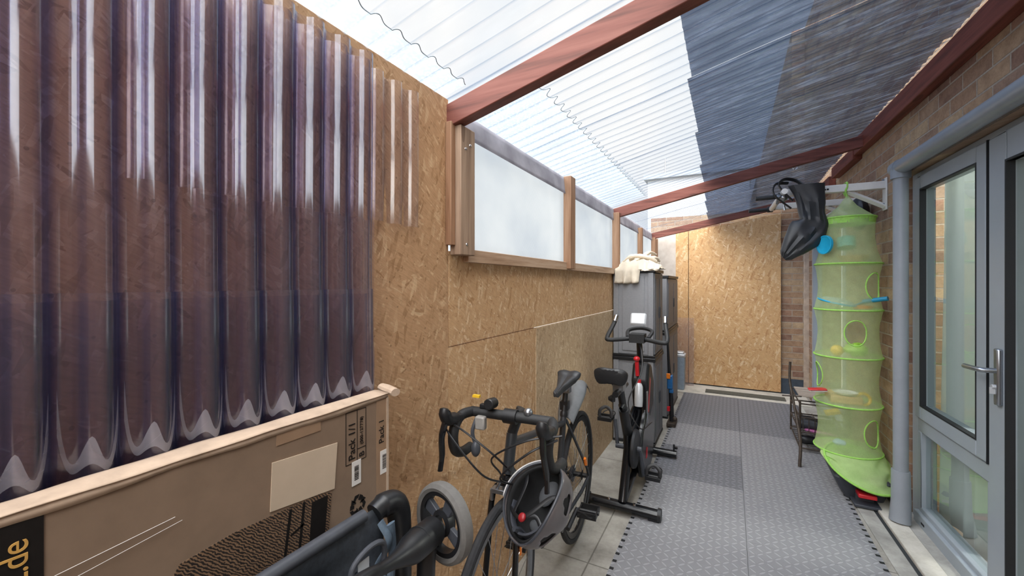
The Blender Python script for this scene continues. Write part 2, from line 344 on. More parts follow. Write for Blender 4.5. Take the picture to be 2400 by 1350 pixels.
INV = {}
def build(name, mb, mat, parent=None, bevel=0, label=None, sharp=35, thick=0, sub=0, world=False, loc=None, rotz=0):
    """link one mesh object; with world=True the points are world points and are brought into the parent's frame"""
    me = bpy.data.meshes.new(name); T = None
    if parent is not None and world: T = INV.get(parent.name)
    base = None
    if parent is None:
        if loc is None:
            xs = [p.x for p in mb.v]; ys = [p.y for p in mb.v]; zs = [p.z for p in mb.v]
            base = Vector(((min(xs)+max(xs))/2, (min(ys)+max(ys))/2, min(zs))); T = Matrix.Translation(-base)
        else: base = Vector(loc)
    vs_ = [T @ p for p in mb.v] if T else mb.v
    me.from_pydata([tuple(p) for p in vs_], [], mb.f); me.validate()
    bm = bmesh.new(); bm.from_mesh(me); bmesh.ops.remove_doubles(bm, verts=bm.verts, dist=1e-5)
    if not thick: bmesh.ops.recalc_face_normals(bm, faces=bm.faces)
    bm.to_mesh(me); bm.free()
    for p in me.polygons: p.use_smooth = True
    me.set_sharp_from_angle(angle=R(sharp))
    ob = bpy.data.objects.new(name, me); C.objects.link(ob); me.materials.append(mat)
    if base is not None: ob.location = base
    ob.rotation_euler.z = rotz
    if parent is not None:
        ob.parent = parent; INV[ob.name] = INV.get(parent.name)
    else: INV[ob.name] = (Matrix.Translation(base) @ Matrix.Rotation(rotz, 4, 'Z')).inverted()
    if bevel:
        m = ob.modifiers.new('bevel', 'BEVEL'); m.width = bevel; m.segments = 2; m.limit_method = 'ANGLE'; m.angle_limit = R(40)
    if thick:
        m = ob.modifiers.new('solid', 'SOLIDIFY'); m.thickness = thick; m.offset = 0
    if sub:
        m = ob.modifiers.new('sub', 'SUBSURF'); m.levels = m.render_levels = sub
    if label: ob['label'] = label
    return ob
def tag(o, label, cat, group=None):
    o['label'] = label; o['category'] = cat
    if group: o['group'] = group
    return o
def st(o): o['kind'] = 'structure'; return o
def thing(name, label, cat, loc=(0, 0, 0), rotz=0, group=None):
    o = bpy.data.objects.new(name, None); C.objects.link(o); o.empty_display_size = .05; o.location = loc; o.rotation_euler.z = rotz
    INV[o.name] = (Matrix.Translation(Vector(loc)) @ Matrix.Rotation(rotz, 4, 'Z')).inverted()
    return tag(o, label, cat, group)
def arc(c, r, a0, a1, n, f):
    return [f(c[0]+r*math.cos(a0+(a1-a0)*i/n), c[1]+r*math.sin(a0+(a1-a0)*i/n)) for i in range(n+1)]
def smooth(pts, n=6):
    """Catmull-Rom through points"""
    P = [Vector(p) for p in pts]; P = [2*P[0]-P[1]]+P+[2*P[-1]-P[-2]]; out = []
    for i in range(1, len(P)-2):
        for k in range(n):
            t = k/n; a, b, c_, d = P[i-1], P[i], P[i+1], P[i+2]
            out.append(.5*((2*b)+(c_-a)*t+(2*a-5*b+4*c_-d)*t*t+(3*b-a-3*c_+d)*t**3))
    out.append(P[-2]); return out
def text(name, body, size, org, xa, ya, mat, parent, depth=.0006, label=None, world=True, bold=0):
    cu = bpy.data.curves.new(name, 'FONT'); cu.body = body; cu.size = size; cu.extrude = depth; cu.offset = bold
    ob = bpy.data.objects.new(name+'_curve', cu); C.objects.link(ob); dg = bpy.context.evaluated_depsgraph_get()
    me = bpy.data.meshes.new_from_object(ob.evaluated_get(dg)); C.objects.unlink(ob); bpy.data.objects.remove(ob)
    xa = Vector(xa); ya = Vector(ya); za = xa.cross(ya); T = Matrix((xa, ya, za)).transposed().to_4x4(); T.translation = Vector(org)
    mb = MB(); mb.v = [T @ v.co for v in me.vertices]; mb.f = [list(p.vertices) for p in me.polygons]
    return build(name, mb, mat, parent, world=world, label=label)
def decal(mb, X, y0, y1, z0, z1, t=.0008): return mb.box(X, X+t, y0, y1, z0, z1)

# ================================================================== the setting
WX = -.92           # left wall face
HX, HR = .992, R(1.5)   # house wall: origin x and its slight turn
def house(name, mb, mat, **k):
    return st(build(name, mb, mat, loc=(HX, 0, 0), rotz=HR, **k))
def hw(u, z, n=0):  # a point of the house wall's frame in the world (n<0 comes out into the passage)
    return Vector((HX+n*math.cos(HR)-u*math.sin(HR), n*math.sin(HR)+u*math.cos(HR), z))
st(build('floor', MB().box(-1.0, 1.1, -1.6, 6.2, -.1, 0), M_pave, loc=(0, 0, 0)))
st(build('ground', MB().box(-30, -1.0, -30, 40, -.2, -.02).box(1.3, 30, -30, 40, -.2, -.02).box(-1, 1.3, -30, -1.6, -.2, -.02).box(-1, 1.3, 6.4, 40, -.2, -.02), M_strip, loc=(0, 0, 0)))
# kerb along the house
house('trim_1', MB().box(-.225, -.145, -1.5, 5.8, 0, .006), M_strip)
house('trim_2', MB().box(-.145, -.128, -1.5, 3.35, 0, .008), M_drain)
house('trim_3', MB().box(-.126, -.03, -1.5, 3.45, 0, .022), M_kerb, bevel=.004)
house('trim_4', MB().box(-.03, .06, -1.5, 3.4, 0, .012), M_strip)
st(build('trim_5', MB().box(-.92, .8, 5.56, 6.06, 0, .014), M_kerb))
# left wall boards
def board(y0, y1, z0, z1, m, t=.018, dx=0): return st(build('wall_left', MB().box(WX-t+dx, WX+dx, y0, y1, z0, z1), m, bevel=.0015, loc=(0, 0, 0)))
board(-1.6, 1.225, .0, 2.058, M_osb3)
board(1.228, 1.995, 0, 1.142, M_osb, dx=-.002)
board(1.228, 3.9, 1.145, 1.5, M_osb)
board(1.999, 6.06, 0, 1.14, M_osb2, dx=.001)
board(3.903, 6.06, 1.145, 1.5, M_osb, dx=-.001)
# far wall
st(build('wall_far', MB().box(-1.0, .86, 6.08, 6.3, .2, 2.3), M_brick, loc=(0, 0, 0)))
st(build('wall_far', MB().box(-1.0, .86, 6.075, 6.3, 0, .2), M_dpc, loc=(0, 0, 0)))
st(build('trim_6', MB().box(.785, .84, 6.03, 6.08, 0, 2.2), M_render, bevel=.006, loc=(0, 0, 0)))
def obd(x0, x1, z0, za, zb, m, y=6.06): 
    return st(build('wall_far_board', MB().prism([(x0, z0), (x1, z0), (x1, zb), (x0, za)], lambda a, b, t: (a, y-t, b), .018), m, bevel=.0015, loc=(0, 0, 0)))
obd(-.5, .552, .03, 2.085, 2.25, M_osbf)
obd(-.665, -.507, .03, 2.06, 2.085, M_osbf, 6.055)
g = N('pale_backing'); M_backp = g.out(g.pbsdf(g.ramp(g.noise(g.obj(), 9, 3), (.3, 'b5aaa0'), (.7, 'cfc7be')), .7))
st(build('wall_far_backing', MB().box(-.92, -.64, 6.04, 6.07, 0, 2.06), M_backp, loc=(0, 0, 0)))
# house wall with two door openings
D1a, D1b, DT = 1.35, 3.29, 2.02
hwl = MB().box(0, .25, D1b, 4.45, 0, 4.6).box(0, .25, 4.45, 5.83, 1.99, 4.6).box(0, .25, 5.83, 6.3, 0, 4.6).box(0, .25, D1a, D1b, DT, 4.6).box(0, .25, -1.6, D1a, 0, 4.6)
house('wall_right', hwl, M_brick)
st(build('wall_right_beyond', MB().box(HX-.3, HX+.2, 6.3, 26, 0, 4.6), M_brick, loc=(0, 0, 0)))

st(build('wall_back_added', MB().box(-1.1, 1.2, -1.72, -1.7, 0, 2.05), M_osb3, loc=(0, 0, 0)))  # unseen wall added behind the camera to cut sky reflections in the sheets
# ---- near door and side window, in the house wall's frame
def hprof(mb, u0, u1, z0, z1, w, n0, n1):
    """a rectangular frame of profile width w"""
    mb.box(n0, n1, u0, u0+w, z0, z1); mb.box(n0, n1, u1-w, u1, z0, z1); mb.box(n0, n1, u0+w, u1-w, z1-w, z1); mb.box(n0, n1, u0+w, u1-w, z0, z0+w); return mb
wd = st(thing('window_1', '', 'window', (HX, 0, 0), HR)); del wd['label'], wd['category']
build('window_frame', MB().box(.05, .12, 3.2, 3.275, .0, 2.02).box(.05, .12, 1.35, 3.2, 1.975, 2.02).box(.03, .12, 2.44, 3.2, -.0, .075).box(.05, .12, 2.44, 2.49, .0, 1.975).box(.05, .12, 2.49, 3.2, .53, .605).box(.05, .12, 2.49, 2.52, .075, .53).box(.05, .12, 3.165, 3.2, .075, .53).box(.05, .12, 2.52, 3.165, .075, .1), M_frame, wd, bevel=.004)
build('window_sash', hprof(MB(), 2.495, 3.2, .615, 1.985, .075, .035, .1), M_frame, wd, bevel=.005)
build('sash_gasket', hprof(MB(), 2.565, 3.13, .685, 1.915, .007, .033, .06).box(.036, .05, 2.488, 2.495, .61, 1.99), M_seal, wd)
build('window_pane', MB().add([(.063, 2.57, .69), (.063, 3.125, .69), (.063, 3.125, 1.91), (.063, 2.57, 1.91)], [(0, 1, 2, 3)]), M_glass, wd)
build('window_pane', MB().add([(.073, 2.515, .09), (.073, 3.17, .09), (.073, 3.17, .535), (.073, 2.515, .535)], [(0, 1, 2, 3)]), M_glass, wd)
build('drain_slot', MB().box(.0295, .031, 3.06, 3.1, .033, .045), M_seal, wd)
dr = st(thing('door_1', '', 'door', (HX, 0, 0), HR)); del dr['label'], dr['category']
build('door_leaf', hprof(MB(), 1.45, 2.475, .03, 1.985, .12, .035, .1), M_frame, dr, bevel=.005)
build('door_pane', MB().add([(.063, 1.56, .14), (.063, 2.36, .14), (.063, 2.36, 1.87), (.063, 1.56, 1.87)], [(0, 1, 2, 3)]), M_glass, dr)
build('door_gasket', hprof(MB(), 1.563, 2.362, .143, 1.873, .008, .033, .06), M_seal, dr)
dh = build('door_handle', MB().box(.018, .036, 2.375, 2.405, .885, 1.115), M_metal, dr, bevel=.006)
build('handle_lever', MB().tube(smooth([(.03, 2.39, 1.025), (-.015, 2.39, 1.025), (-.028, 2.41, 1.025), (-.028, 2.5, 1.022)], 5), .0105, 12), M_metal, dh)
build('key_cylinder', MB().rod((.02, 2.39, .96), (.008, 2.39, .96), .009).box(.002, .02, 2.387, 2.393, .93, .957), M_silver, dh, bevel=.001)
# room behind the glass
rm = MB().box(.12, 2.6, 4.3, 4.32, -.1, 2.5).box(2.6, 2.62, .8, 4.32, -.1, .8).box(2.6, 2.62, .8, 1.2, .8, 2.5).box(.12, 2.6, .8, .82, -.1, 2.5).box(.12, 2.6, .8, 4.32, 2.5, 2.52)
house('inner_room_shell', rm, M_room); house('inner_room_floor', MB().box(.12, 2.6, .8, 4.32, -.1, .02), M_roomf)
def curtain(u0, u1, n, z0, z1, amp, name, label):
    f = lambda a, b: Vector((n+amp*math.sin(a*22+2*math.sin(a*5))*(.5+.5*(1-b)), u0+(u1-u0)*a+.02*math.sin(b*3+a*9), z0+(z1-z0)*b))
    o = build(name, MB().grid(f, 90, 14), M_curt, thick=.002, loc=(HX, 0, 0), rotz=HR); return tag(o, label, 'curtain')
curtain(2.72, 3.2, .15, .06, 2.0, .022, 'curtain', 'pale grey curtain hanging behind the tall side window glass')
w2 = st(thing('window_2', '', 'window', (HX, 0, 0), HR)); del w2['label'], w2['category']
build('window_frame', hprof(MB(), 4.45, 5.81, .02, 1.985, .07, -.01, .07), M_frame, w2, bevel=.004)
build('window_pane', MB().add([(.033, 4.52, .09), (.033, 5.74, .09), (.033, 5.74, 1.92), (.033, 4.52, 1.92)], [(0, 1, 2, 3)]), M_glass, w2)
house('inner_room_back', MB().box(.5, .52, 4.33, 6.2, 0, 2.4), M_roomf)

ll = bpy.data.lights.new('curtain_fill_light', 'POINT'); ll.energy = 60; ll.shadow_soft_size = .08; ll.color = (1, .96, .9); lo = bpy.data.objects.new('curtain_fill_light', ll); C.objects.link(lo); lo.location = hw(2.7, 2.26, .8)  # unseen fill light added indoors to brighten the curtain behind the glass
# ---- rain pipes
g_ = thing('rain_gutter', 'grey round plastic gutter pipe running above the glazed door', 'gutter', (HX, 3.1, 2.04), HR)
p = MB().tube([hw(3.12, 2.045, -.05), hw(1.0, 2.045, -.05)], .04, 20); build('gutter_pipe', p, M_gutter, g_, world=True)
build('pipe_collar', MB().tube([hw(3.17, 2.045, -.05), hw(3.10, 2.045, -.05)], .046, 20).tube([hw(3.12, 2.05, -.05), hw(3.12, 1.98, -.05)], .045, 20), M_gutter, g_, world=True)
g_ = thing('rain_downpipe', 'grey plastic downpipe standing between the brick wall and the window', 'pipe', tuple(hw(3.12, 0, -.05)), HR)
build('pipe', MB().tube([hw(3.12, 2.0, -.05), hw(3.12, .25, -.05)], .034, 20), M_pipe, g_, world=True)
build('pipe_shoe', MB().tube([hw(3.12, .31, -.05), hw(3.12, .3, -.05), hw(3.115, .14, -.05), hw(3.10, .024, -.06)], [.041, .042, .044, .048], 20), M_pipe, g_, world=True)
tag(build('round_pipe', MB().tube([hw(5.83, 2.02, -.03), hw(4.3, 2.02, -.03)], .03, 14), M_gutter), 'thin grey pipe above the far grey window frame', 'pipe')

# ================================================================== roof
ZL = 2.05
def zr(x, y): return ZL+(x+.92)*(.245-.006*max(0, y-1.5)-.012*max(0, y-4))
def rafter(y, x1, dy, label, h=.085, w=.045, z0off=0):
    mb = MB(); x0 = -.945; za = zr(x0, y)-.012+z0off; zb = zr(x1, y)-.012+z0off
    mb.prism([(x0, za-h), (x1, zb-h), (x1, zb), (x0, za)], lambda a, b, t: (a, y+t+(a+.92)*dy, b), w)
    return tag(build('roof_rafter', mb, M_red, bevel=.003, loc=(0, 0, 0)), label, 'rafter', 'red roof rafters')
rafter(1.215, .9, .0, 'red stained roof rafter nearest the camera, over the broad timber post', .085, .05)
rafter(3.62, .85, .09, 'red stained roof rafter in the middle with a small hook')
rafter(5.62, .86, .02, 'farthest red stained rafter above the fresh board at the end', .08)
tag(build('cup_hook', MB().tube(smooth([(.42, 3.76, 2.292), (.42, 3.76, 2.262), (.43, 3.76, 2.245), (.445, 3.76, 2.25), (.447, 3.76, 2.262)], 4), .003, 8), M_chrome), 'small metal hook screwed under the middle rafter', 'hook')
def ledger(u0, u1, z0, z1, n0, label):
    return tag(build('wall_plate_beam', MB().box(n0, -.001, u0, u1, z0, z1), M_redy, bevel=.004, loc=(HX, 0, 0), rotz=HR), label, 'beam', 'red beams on the brick wall')
ledger(-.5, 4.0, 2.36, 2.475, -.055, 'long red beam along the brick wall over the door')
ledger(4.01, 4.66, 2.33, 2.425, -.06, 'short red beam on the brick wall just beyond the middle rafter')
ledger(4.78, 5.98, 2.29, 2.38, -.055, 'far red beam on the brick wall behind the black bag')
PITCH, AMP = .0762, .0085
def roof_sheet(y0, y1, x0, x1, m, label, group, dz=0, amp=.014):
    n = int(round((y1-y0)/PITCH*16))
    def f(a, b):
        y = y0+(y1-y0)*b; x = x0+(x1-x0)*a
        return Vector((x, y, zr(x, y)+.006+amp*abs(math.sin(math.pi*y/PITCH))**.5+dz+.0015*math.sin(x*9+y*4)))
    o = build('corrugated_roof_sheet', MB().grid(f, 14, n), m, sharp=80, loc=(0, 0, 0)); return tag(o, label, 'roof sheet', group)
W_ = PITCH*10
k0 = -7
for k in range(10):
    y0 = -.84+k*(W_-PITCH); roof_sheet(y0, min(y0+W_, 6.06), -1.01, HX-.02-.0262*y0-.02, M_clear, 'clear corrugated roof sheet, one of the overlapping row over the passage', 'clear roof sheets', .0015*(k % 2))
    roof_sheet(y0, min(y0+W_-PITCH, 6.06), -.115-.026*y0, HX-.03-.0262*y0-.02, M_smoke, 'smoky blue corrugated roof sheet laid on the brick wall side', 'dark roof sheets', .012+.0015*(k % 2))
M_stripe = plain('grey_blue_edge', '7f8f9c', .5)
# short frosted strip lapped under the low edge of the roof
g = N('bubble_film'); o = g.obj(); vv = g.n('TexVoronoi'); g.l(o, vv.inputs[0]); vv.inputs['Scale'].default_value = 110
tr = g.n('BsdfTransparent'); tr.inputs[0].default_value = (.90, .93, .96, 1); tl = g.n('BsdfTranslucent'); g.l(g.ramp(vv.outputs[0], (.1, (.72, .78, .82)), (.6, (.35, .44, .52))), tl.inputs[0])
M_bub = g.out(g.mixs(g.math('ADD', .02, g.math('MULTIPLY', g.noise(o, 6, 4), .35)), tr.outputs[0], tl.outputs[0]))
def strip(y0, y1, wd_, label):
    def f(a, b):
        y = y0+(y1-y0)*b; x = -.99+wd_*a*(1+.04*math.sin(2*math.pi*y/PITCH))
        return Vector((x, y, zr(x, y)+.0+.011*abs(math.sin(math.pi*y/PITCH))**.6))
    o_ = tag(build('frosted_roof_strip', MB().grid(f, 5, int((y1-y0)/PITCH*10)), M_bub, sharp=80, loc=(0, 0, 0)), label, 'roof sheet')
    build('strip_edge', MB().tube([f(1, i/400) for i in range(401)], .0014, 4), M_stripe, o_)
strip(.3, 1.2, .17, 'narrow frosted plastic strip on the low roof edge over the board wall')
strip(1.27, 3.6, .36, 'frosted bubbly plastic strip on the low roof edge above the big frosted window')

# ================================================================== high frosted window band in the left wall
ZB, ZT = 1.5, 1.955
for i, (y0, y1, lab) in enumerate(((1.32, 2.42, 'large frosted plastic window panel beside the broad timber post'), (2.5, 3.6, 'frosted plastic window panel beside the middle rafter end'), (3.68, 4.72, 'frosted plastic window panel above the cloth bundle'), (4.79, 5.98, 'farthest frosted plastic window panel by the end wall'))):
    tag(build('frosted_window_panel', MB().grid(lambda a, b: Vector((-.935+.003*math.sin(a*7+b*3), y0-.03+(y1-y0+.06)*a, 1.45+(.6)*b)), 12, 6), M_frost, thick=.004, loc=(0, 0, 0)), lab, 'window panel', 'frosted window panels')
tag(build('sill_rail', MB().box(-.93, -.895, 1.32, 6.0, 1.462, 1.512), M_rail, bevel=.002, loc=(0, 0, 0)), 'pale timber rail under the frosted window panels', 'rail')
tag(build('head_rail', MB().grid(lambda a, b: Vector((-.905-.012*b+.004*math.sin(a*40)*math.sin(b*3), 1.32+4.6*a, 1.945+.095*b-.012*math.sin(a*3.1)*(1-b))), 90, 5), M_film, thick=.003, loc=(0, 0, 0)), 'milky plastic film folded along the top of the frosted windows', 'plastic film')
pz = thing('timber_post', 'broad grey timber post under the nearest rafter end', 'post', (-.89, 1.27, 1.485))
build('post', MB().box(-.918, -.868, 1.232, 1.325, 1.485, 1.962), M_post, pz, bevel=.003, world=True)
build('back_stud', MB().box(-.918, -.893, 1.205, 1.232, 1.52, 1.97), M_bat, pz, bevel=.002, world=True)
for y, z in ((1.262, 1.88), (1.27, 1.525), (1.292, 1.9)): build('screw_head', MB().lathe([(.0001, .003), (.005, .002), (.006, 0)], (-.868, y, z), (1, 0, 0), 12), M_chrome, pz, world=True)
for y, z1, lab, wdt, t in ((2.4, 2.045, 'thin upright batten between the two larger frosted window panels', .085, .03), (3.59, 2.0, 'upright batten under the middle rafter end by the cabinets', .05, .04), (4.7, 2.0, 'leaning thin batten above the cloth bundle', .06, .03), (5.6, 1.98, 'far thin upright batten under the farthest rafter', .04, .03), (5.8, 1.98, 'last grey batten in the window band by the end wall', .04, .03)):
    tag(build('window_batten', MB().box(-.918, -.918+t+.02, y, y+wdt, 1.47, z1), M_bat, bevel=.003, loc=(0, 0, 0)), lab, 'batten', 'upright battens in the window band')

# ================================================================== corrugated sheets on the left wall
def wall_sheet(y0, y1, z0, z1, x, m, name, label, tilt=0, amp=.0125, ph=0, xoff=0, drop=0):
    n = max(8, int((y1-y0)/PITCH*22))
    def f(a, b):
        y = y0+(y1-y0)*b; z = z0+(z1-z0)*a+drop*(y-y1)
        s_ = math.sin(2*math.pi*y/PITCH+ph); s_ = math.copysign(abs(s_)**.72, s_)
        return Vector((x+amp*s_+xoff*(1-a)+.002*math.sin(z*6+y*3), y, z))
    o = build(name, MB().grid(f, 24, n), m, sharp=80, loc=(0, 0, 0)); return tag(o, label, 'corrugated sheet')
YS = .817; PH0 = math.pi+.15-2*math.pi*YS/PITCH
wall_sheet(-.6, YS, .8, 2.005, -.871, M_wall_sheet, 'corrugated_plastic_sheet', 'tall violet clear corrugated sheet in front on the left wall', ph=PH0)
wall_sheet(-.6, YS+.0, .85, 1.99, -.882, M_back_sheet, 'corrugated_plastic_sheet', 'second violet clear corrugated sheet close behind the front one', ph=PH0)
wall_sheet(-.6, YS, .6, 1.352, -.892, M_back_sheet, 'corrugated_plastic_sheet', 'deep violet corrugated sheet at the back of the stack behind the cardboard box', ph=PH0)
fs_ = wall_sheet(-.6, YS+.004, 1.085, 1.365, -.8675, M_wall_sheet, 'corrugated_plastic_sheet', 'short violet corrugated sheet whose straight top edge crosses the tall one, with whitish scalloped ends', ph=PH0, amp=.0128)
M_milk = sheet('milky_scallop_plastic', (.9, .88, .92), (.6, .6, .75), .30, (.80, .78, .84), .6, .2, True)
y_ = YS-PITCH*.02; k_ = 0
while y_ > -.1:
    ya, yb = y_-PITCH*.86, y_
    def sc_(a, b):
        y = ya+(yb-ya)*a; u = 2*a-1
        lo = 1.098+.012*math.cos(u*math.pi*2)*.6+.05*abs(u)**6
        hi = lo+.012+.030*math.exp(-(u/.28)**2)+.055*abs(u)**5
        s_ = math.sin(2*math.pi*y/PITCH+PH0); s_ = math.copysign(abs(s_)**.72, s_)
        return Vector((-.8645+.0128*s_, y, lo+(hi-lo)*b))
    build('milky_scallop', MB().grid(sc_, 24, 5), M_milk, fs_, sharp=80, world=True, label='whitish milky scallop at a corrugation end')  # thin milky strip laid over the sheet at each corrugation end
    y_ -= PITCH
wall_sheet(.4, .853, .9, 1.56, -.902, M_thin_sheet, 'corrugated_plastic_sheet', 'thin clear corrugated sheet edge showing right of the violet ones', ph=PH0)
wall_sheet(.3, 1.045, 1.562, 2.0, -.908, M_thin_sheet, 'corrugated_plastic_sheet', 'small clear corrugated sheet high on the wall next to the violet sheets', ph=PH0)

# ================================================================== foam floor tiles
Y0 = .08; TW = .59; row = 0; XC = .075
sh = {(0, 3): 1, (1, 3): 3, (0, 4): 0, (1, 4): 0, (0, 5): 1, (1, 5): 0, (0, 6): 0, (1, 6): 0, (0, 7): 2, (1, 7): 2, (0, 8): 2, (1, 8): 2, (0, 2): 1, (1, 2): 3}
rows = [(-.5, .1), (.1, .7), (.7, 1.3), (1.3, 1.9), (1.9, 2.5), (2.5, 3.1), (3.1, 3.7), (3.7, 4.32), (4.32, 4.95), (4.95, 5.56)]
rown = ['behind the camera', 'beside the camera', 'at the very front', 'at the bottom edge of the photo', 'beside the bicycle pedals', 'beside the exercise bike rear foot', 'beside the exercise bike front foot', 'in front of the grey cabinets', 'beside the farther grey cabinets', 'at the far end of the matting']
shade = [[1, 1], [1, 1], [1, 3], [0, 3], [0, 0], [0, 0], [2, 0], [0, 0], [2, 2], [2, 2]]
for i, (ya, yb) in enumerate(rows):
    if i < 2: continue
    for j, (xa, xb, side) in enumerate(((-.515, XC, 'left'), (XC, .665, 'right'))):
        t = MB(); n_t = 10; pt = (yb-ya)/n_t; e = .0008
        ex = xa+.018 if j == 0 else xb-.018
        if j == 0: t.box(ex, xb-e, ya+e, yb-e, .0005, .0125)
        else: t.box(xa+e, ex, ya+e, yb-e, .0005, .0125)
        for k in range(n_t):
            a, b = ya+pt*k+pt*.16, ya+pt*k+pt*.84
            if j == 0: t.box(xa, ex, a, b, .0005, .0125)
            else: t.box(ex, xb, a, b, .0005, .0125)
        r_ = tag(build('foam_floor_tile', t, MATS[shade[i][j]], loc=(0, 0, 0)), f'grey interlocking foam tile on the {side} side, {rown[i]}', 'floor tile', 'grey foam floor tiles')
        q = MB()
        for k in range(n_t+1):
            a, b = max(ya, ya+pt*k-pt*.15), min(yb, ya+pt*k+pt*.15)
            if j == 0: q.box(xa+.001, ex+.003, a, b, .0004, .0132)
            else: q.box(ex-.003, xb-.001, a, b, .0004, .0132)
        build('edge_notch', q, M_seal, r_, label='black notches along the tile edge')
tag(build('door_mat', MB().box(-.28, .57, 5.66, 5.83, .014, .022).box(-.26, .55, 5.68, 5.81, .022, .025), plain('coarse_doormat', '5a5850', .95, 0, .3, 90, .8, .1), bevel=.002), 'narrow dark grey mat on the ledge below the fresh board', 'mat')

# ================================================================== cardboard box
bx = thing('cardboard_box', 'large flat brown cardboard box standing on edge against the left wall', 'box', (-.83, .3, .3))
BX = -.8
def B(name, mb, m, lab=None, par=None, **k): return build(name, mb, m, par or bx, world=True, label=lab, **k)
build('carton', MB().box(-.85, BX, -.55, .80, .3, 1.087), M_card, bx, bevel=.004, world=True)
def flap(a, b):
    y = -.55+1.35*a; return Vector((-.854+.058*b, y, 1.0895+.003*noise.noise(Vector((y*9, b*2, 0)))+.0035*math.sin(b*math.pi)))
B('top_tape', MB().grid(flap, 60, 6), M_cardl, 'pale torn tape and edge along the top', thick=.002)
tz = MB()
def edge(a, b):
    y = -.55+1.35*a; return Vector((BX+.0015+.001*noise.noise(Vector((y*20, b*3, 4))), y, 1.089-(.012+.007*noise.noise(Vector((y*7, 2, 0))))*b))
B('edge_tape', MB().grid(edge, 80, 2), M_cardl, thick=.0015)
B('corner_fold', MB().tube([(-.852, .83, 1.094), (-.825, .825, 1.092), (-.785, .815, 1.09)], [.013, .016, .014], 10, flat=.75).box(-.849, BX+.002, .795, .803, .8, 1.08), M_cardl, 'crushed pale corner of the box')
B('side_tape', MB().box(BX, BX+.001, .762, .802, .81, 1.078), M_cardt)
B('brown_tape', MB().box(BX, BX+.0012, .5, .6, 1.055, 1.085), M_cardt)
bp = B('black_print_panel', MB().box(BX, BX+.0015, -.4, .186, .7, 1.078), M_ink, 'black printed panel')
text('web_address', 'XL.de', .036, (BX+.002, .172, .967), (0, 0, 1), (0, -1, 0), M_gold, bp, label='gold lettering')
pl = B('paper_label', MB().add([(BX+.002, y, z) for y, z in ((.491, 1.025), (.643, 1.013), (.635, .911), (.487, .93))]+[(BX, y, z) for y, z in ((.491, 1.025), (.643, 1.013), (.635, .911), (.487, .93))], [(0, 1, 2, 3), (7, 6, 5, 4), (0, 4, 5, 1), (1, 5, 6, 2), (2, 6, 7, 3), (3, 7, 4, 0)]), M_label, 'blank cream paper label')
pr = [(.25, .78), (.337, .918), (.42, .925), (.60, .915), (.628, .905), (.615, .76), (.60, .70), (.25, .7)]
B('printed_picture', MB().prism(pr, lambda a, b, t: (BX+.0003+t, a, b), .001), M_print, 'dark printed picture of a textured mat')
lines = MB()
for a, b, w_ in (((.53, .915), (.50, .70), .003), ((.56, .915), (.535, .70), .003), ((.53, .86), (.56, .87), .0025), ((.52, .80), (.55, .81), .0025)):
    d = (Vector(b)-Vector(a)).normalized().orthogonal()*w_
    lines.prism([(a[0]-d.x, a[1]-d.y), (a[0]+d.x, a[1]+d.y), (b[0]+d.x, b[1]+d.y), (b[0]-d.x, b[1]-d.y)], lambda p_, q_, t: (BX+.0012+t, p_, q_), .0006)
lines.prism([(.578, .906), (.618, .904), (.60, .72), (.565, .72)], lambda p_, q_, t: (BX+.0012+t, p_, q_), .0006)
B('picture_lines', lines, M_ink)
# pack frame and lettering
def frame_lines(y0, y1, z0, z1, t=.0014):
    return MB().box(BX, BX+.0008, y0, y1, z0, z0+t).box(BX, BX+.0008, y0, y1, z1-t, z1).box(BX, BX+.0008, y0, y0+t, z0, z1).box(BX, BX+.0008, y1-t, y1, z0, z1)
fl = frame_lines(.667, .728, .948, 1.073); fl.box(BX, BX+.0008, .7, .7014, .948, 1.073).box(BX, BX+.0008, .7, .728, .977, .9784)
B('pack_mark_frame', fl, M_ink)
text('pack_text', 'Pack 1/1', .027, (BX+.0005, .694, .956), (0, 0, 1), (0, -1, 0), M_ink, bx)
text('batch_letter', 'B', .022, (BX+.0005, .722, .955), (0, 0, 1), (0, -1, 0), M_ink, bx)
text('batch_number', '(000-127778)', .0125, (BX+.0005, .718, .985), (0, 0, 1), (0, -1, 0), M_ink, bx)
text('side_pack_text', 'Pack 1', .024, (BX+.0012, .786, .965), (0, 0, 1), (0, -1, 0), M_ink, bx)
B('side_mark_frame', frame_lines(.768, .799, .958, 1.055), M_ink)
for y0, z0, z1 in ((.684, .893, .951), (.774, .885, .945)):
    s_ = B('barcode_sticker', MB().box(BX+.001, BX+.0018, y0, y0+.027, z0, z1), M_wlabel, 'white barcode sticker')
    bc = MB(); z = z0+.012
    while z < z1-.012:
        w_ = random.choice((.0008, .0012, .002)); bc.box(BX+.0018, BX+.0022, y0+.007, y0+.02, z, z+w_); z += w_+random.choice((.001, .0016))
    B('barcode', bc, M_ink, par=s_)
rc = MB()
for k in range(3):
    a = R(90+120*k); c_ = Vector((.702, .842)); rot = Matrix.Rotation(a-R(90), 2)
    for poly in ([(-.004, .0185), (.006, .0185), (.0115, .009), (.0065, .006), (.003, .0125), (-.001, .0125)], [(.003, .0045), (.0155, .0035), (.0135, .0145)], [(-.006, .017), (-.001, .009), (-.006, .006), (-.0125, .012)]):
        pts = [c_+rot @ (Vector(q)*1.3) for q in poly]; rc.prism([(-(q.x-.702)+.702, q.y) for q in pts], lambda p_, q_, t: (BX+.0003+t, p_, q_), .0006)
B('recycling_symbol', rc, M_ink)
B('stretch_film', MB().tube([(BX+.003, -.3, .93), (BX+.003, .15, .985), (BX+.003, .33, 1.0)], .0005, 5).tube([(BX+.003, -.3, .90), (BX+.003, .18, .97), (BX+.003, .34, .99)], .0004, 5), M_wlabel, 'shiny strands of film')

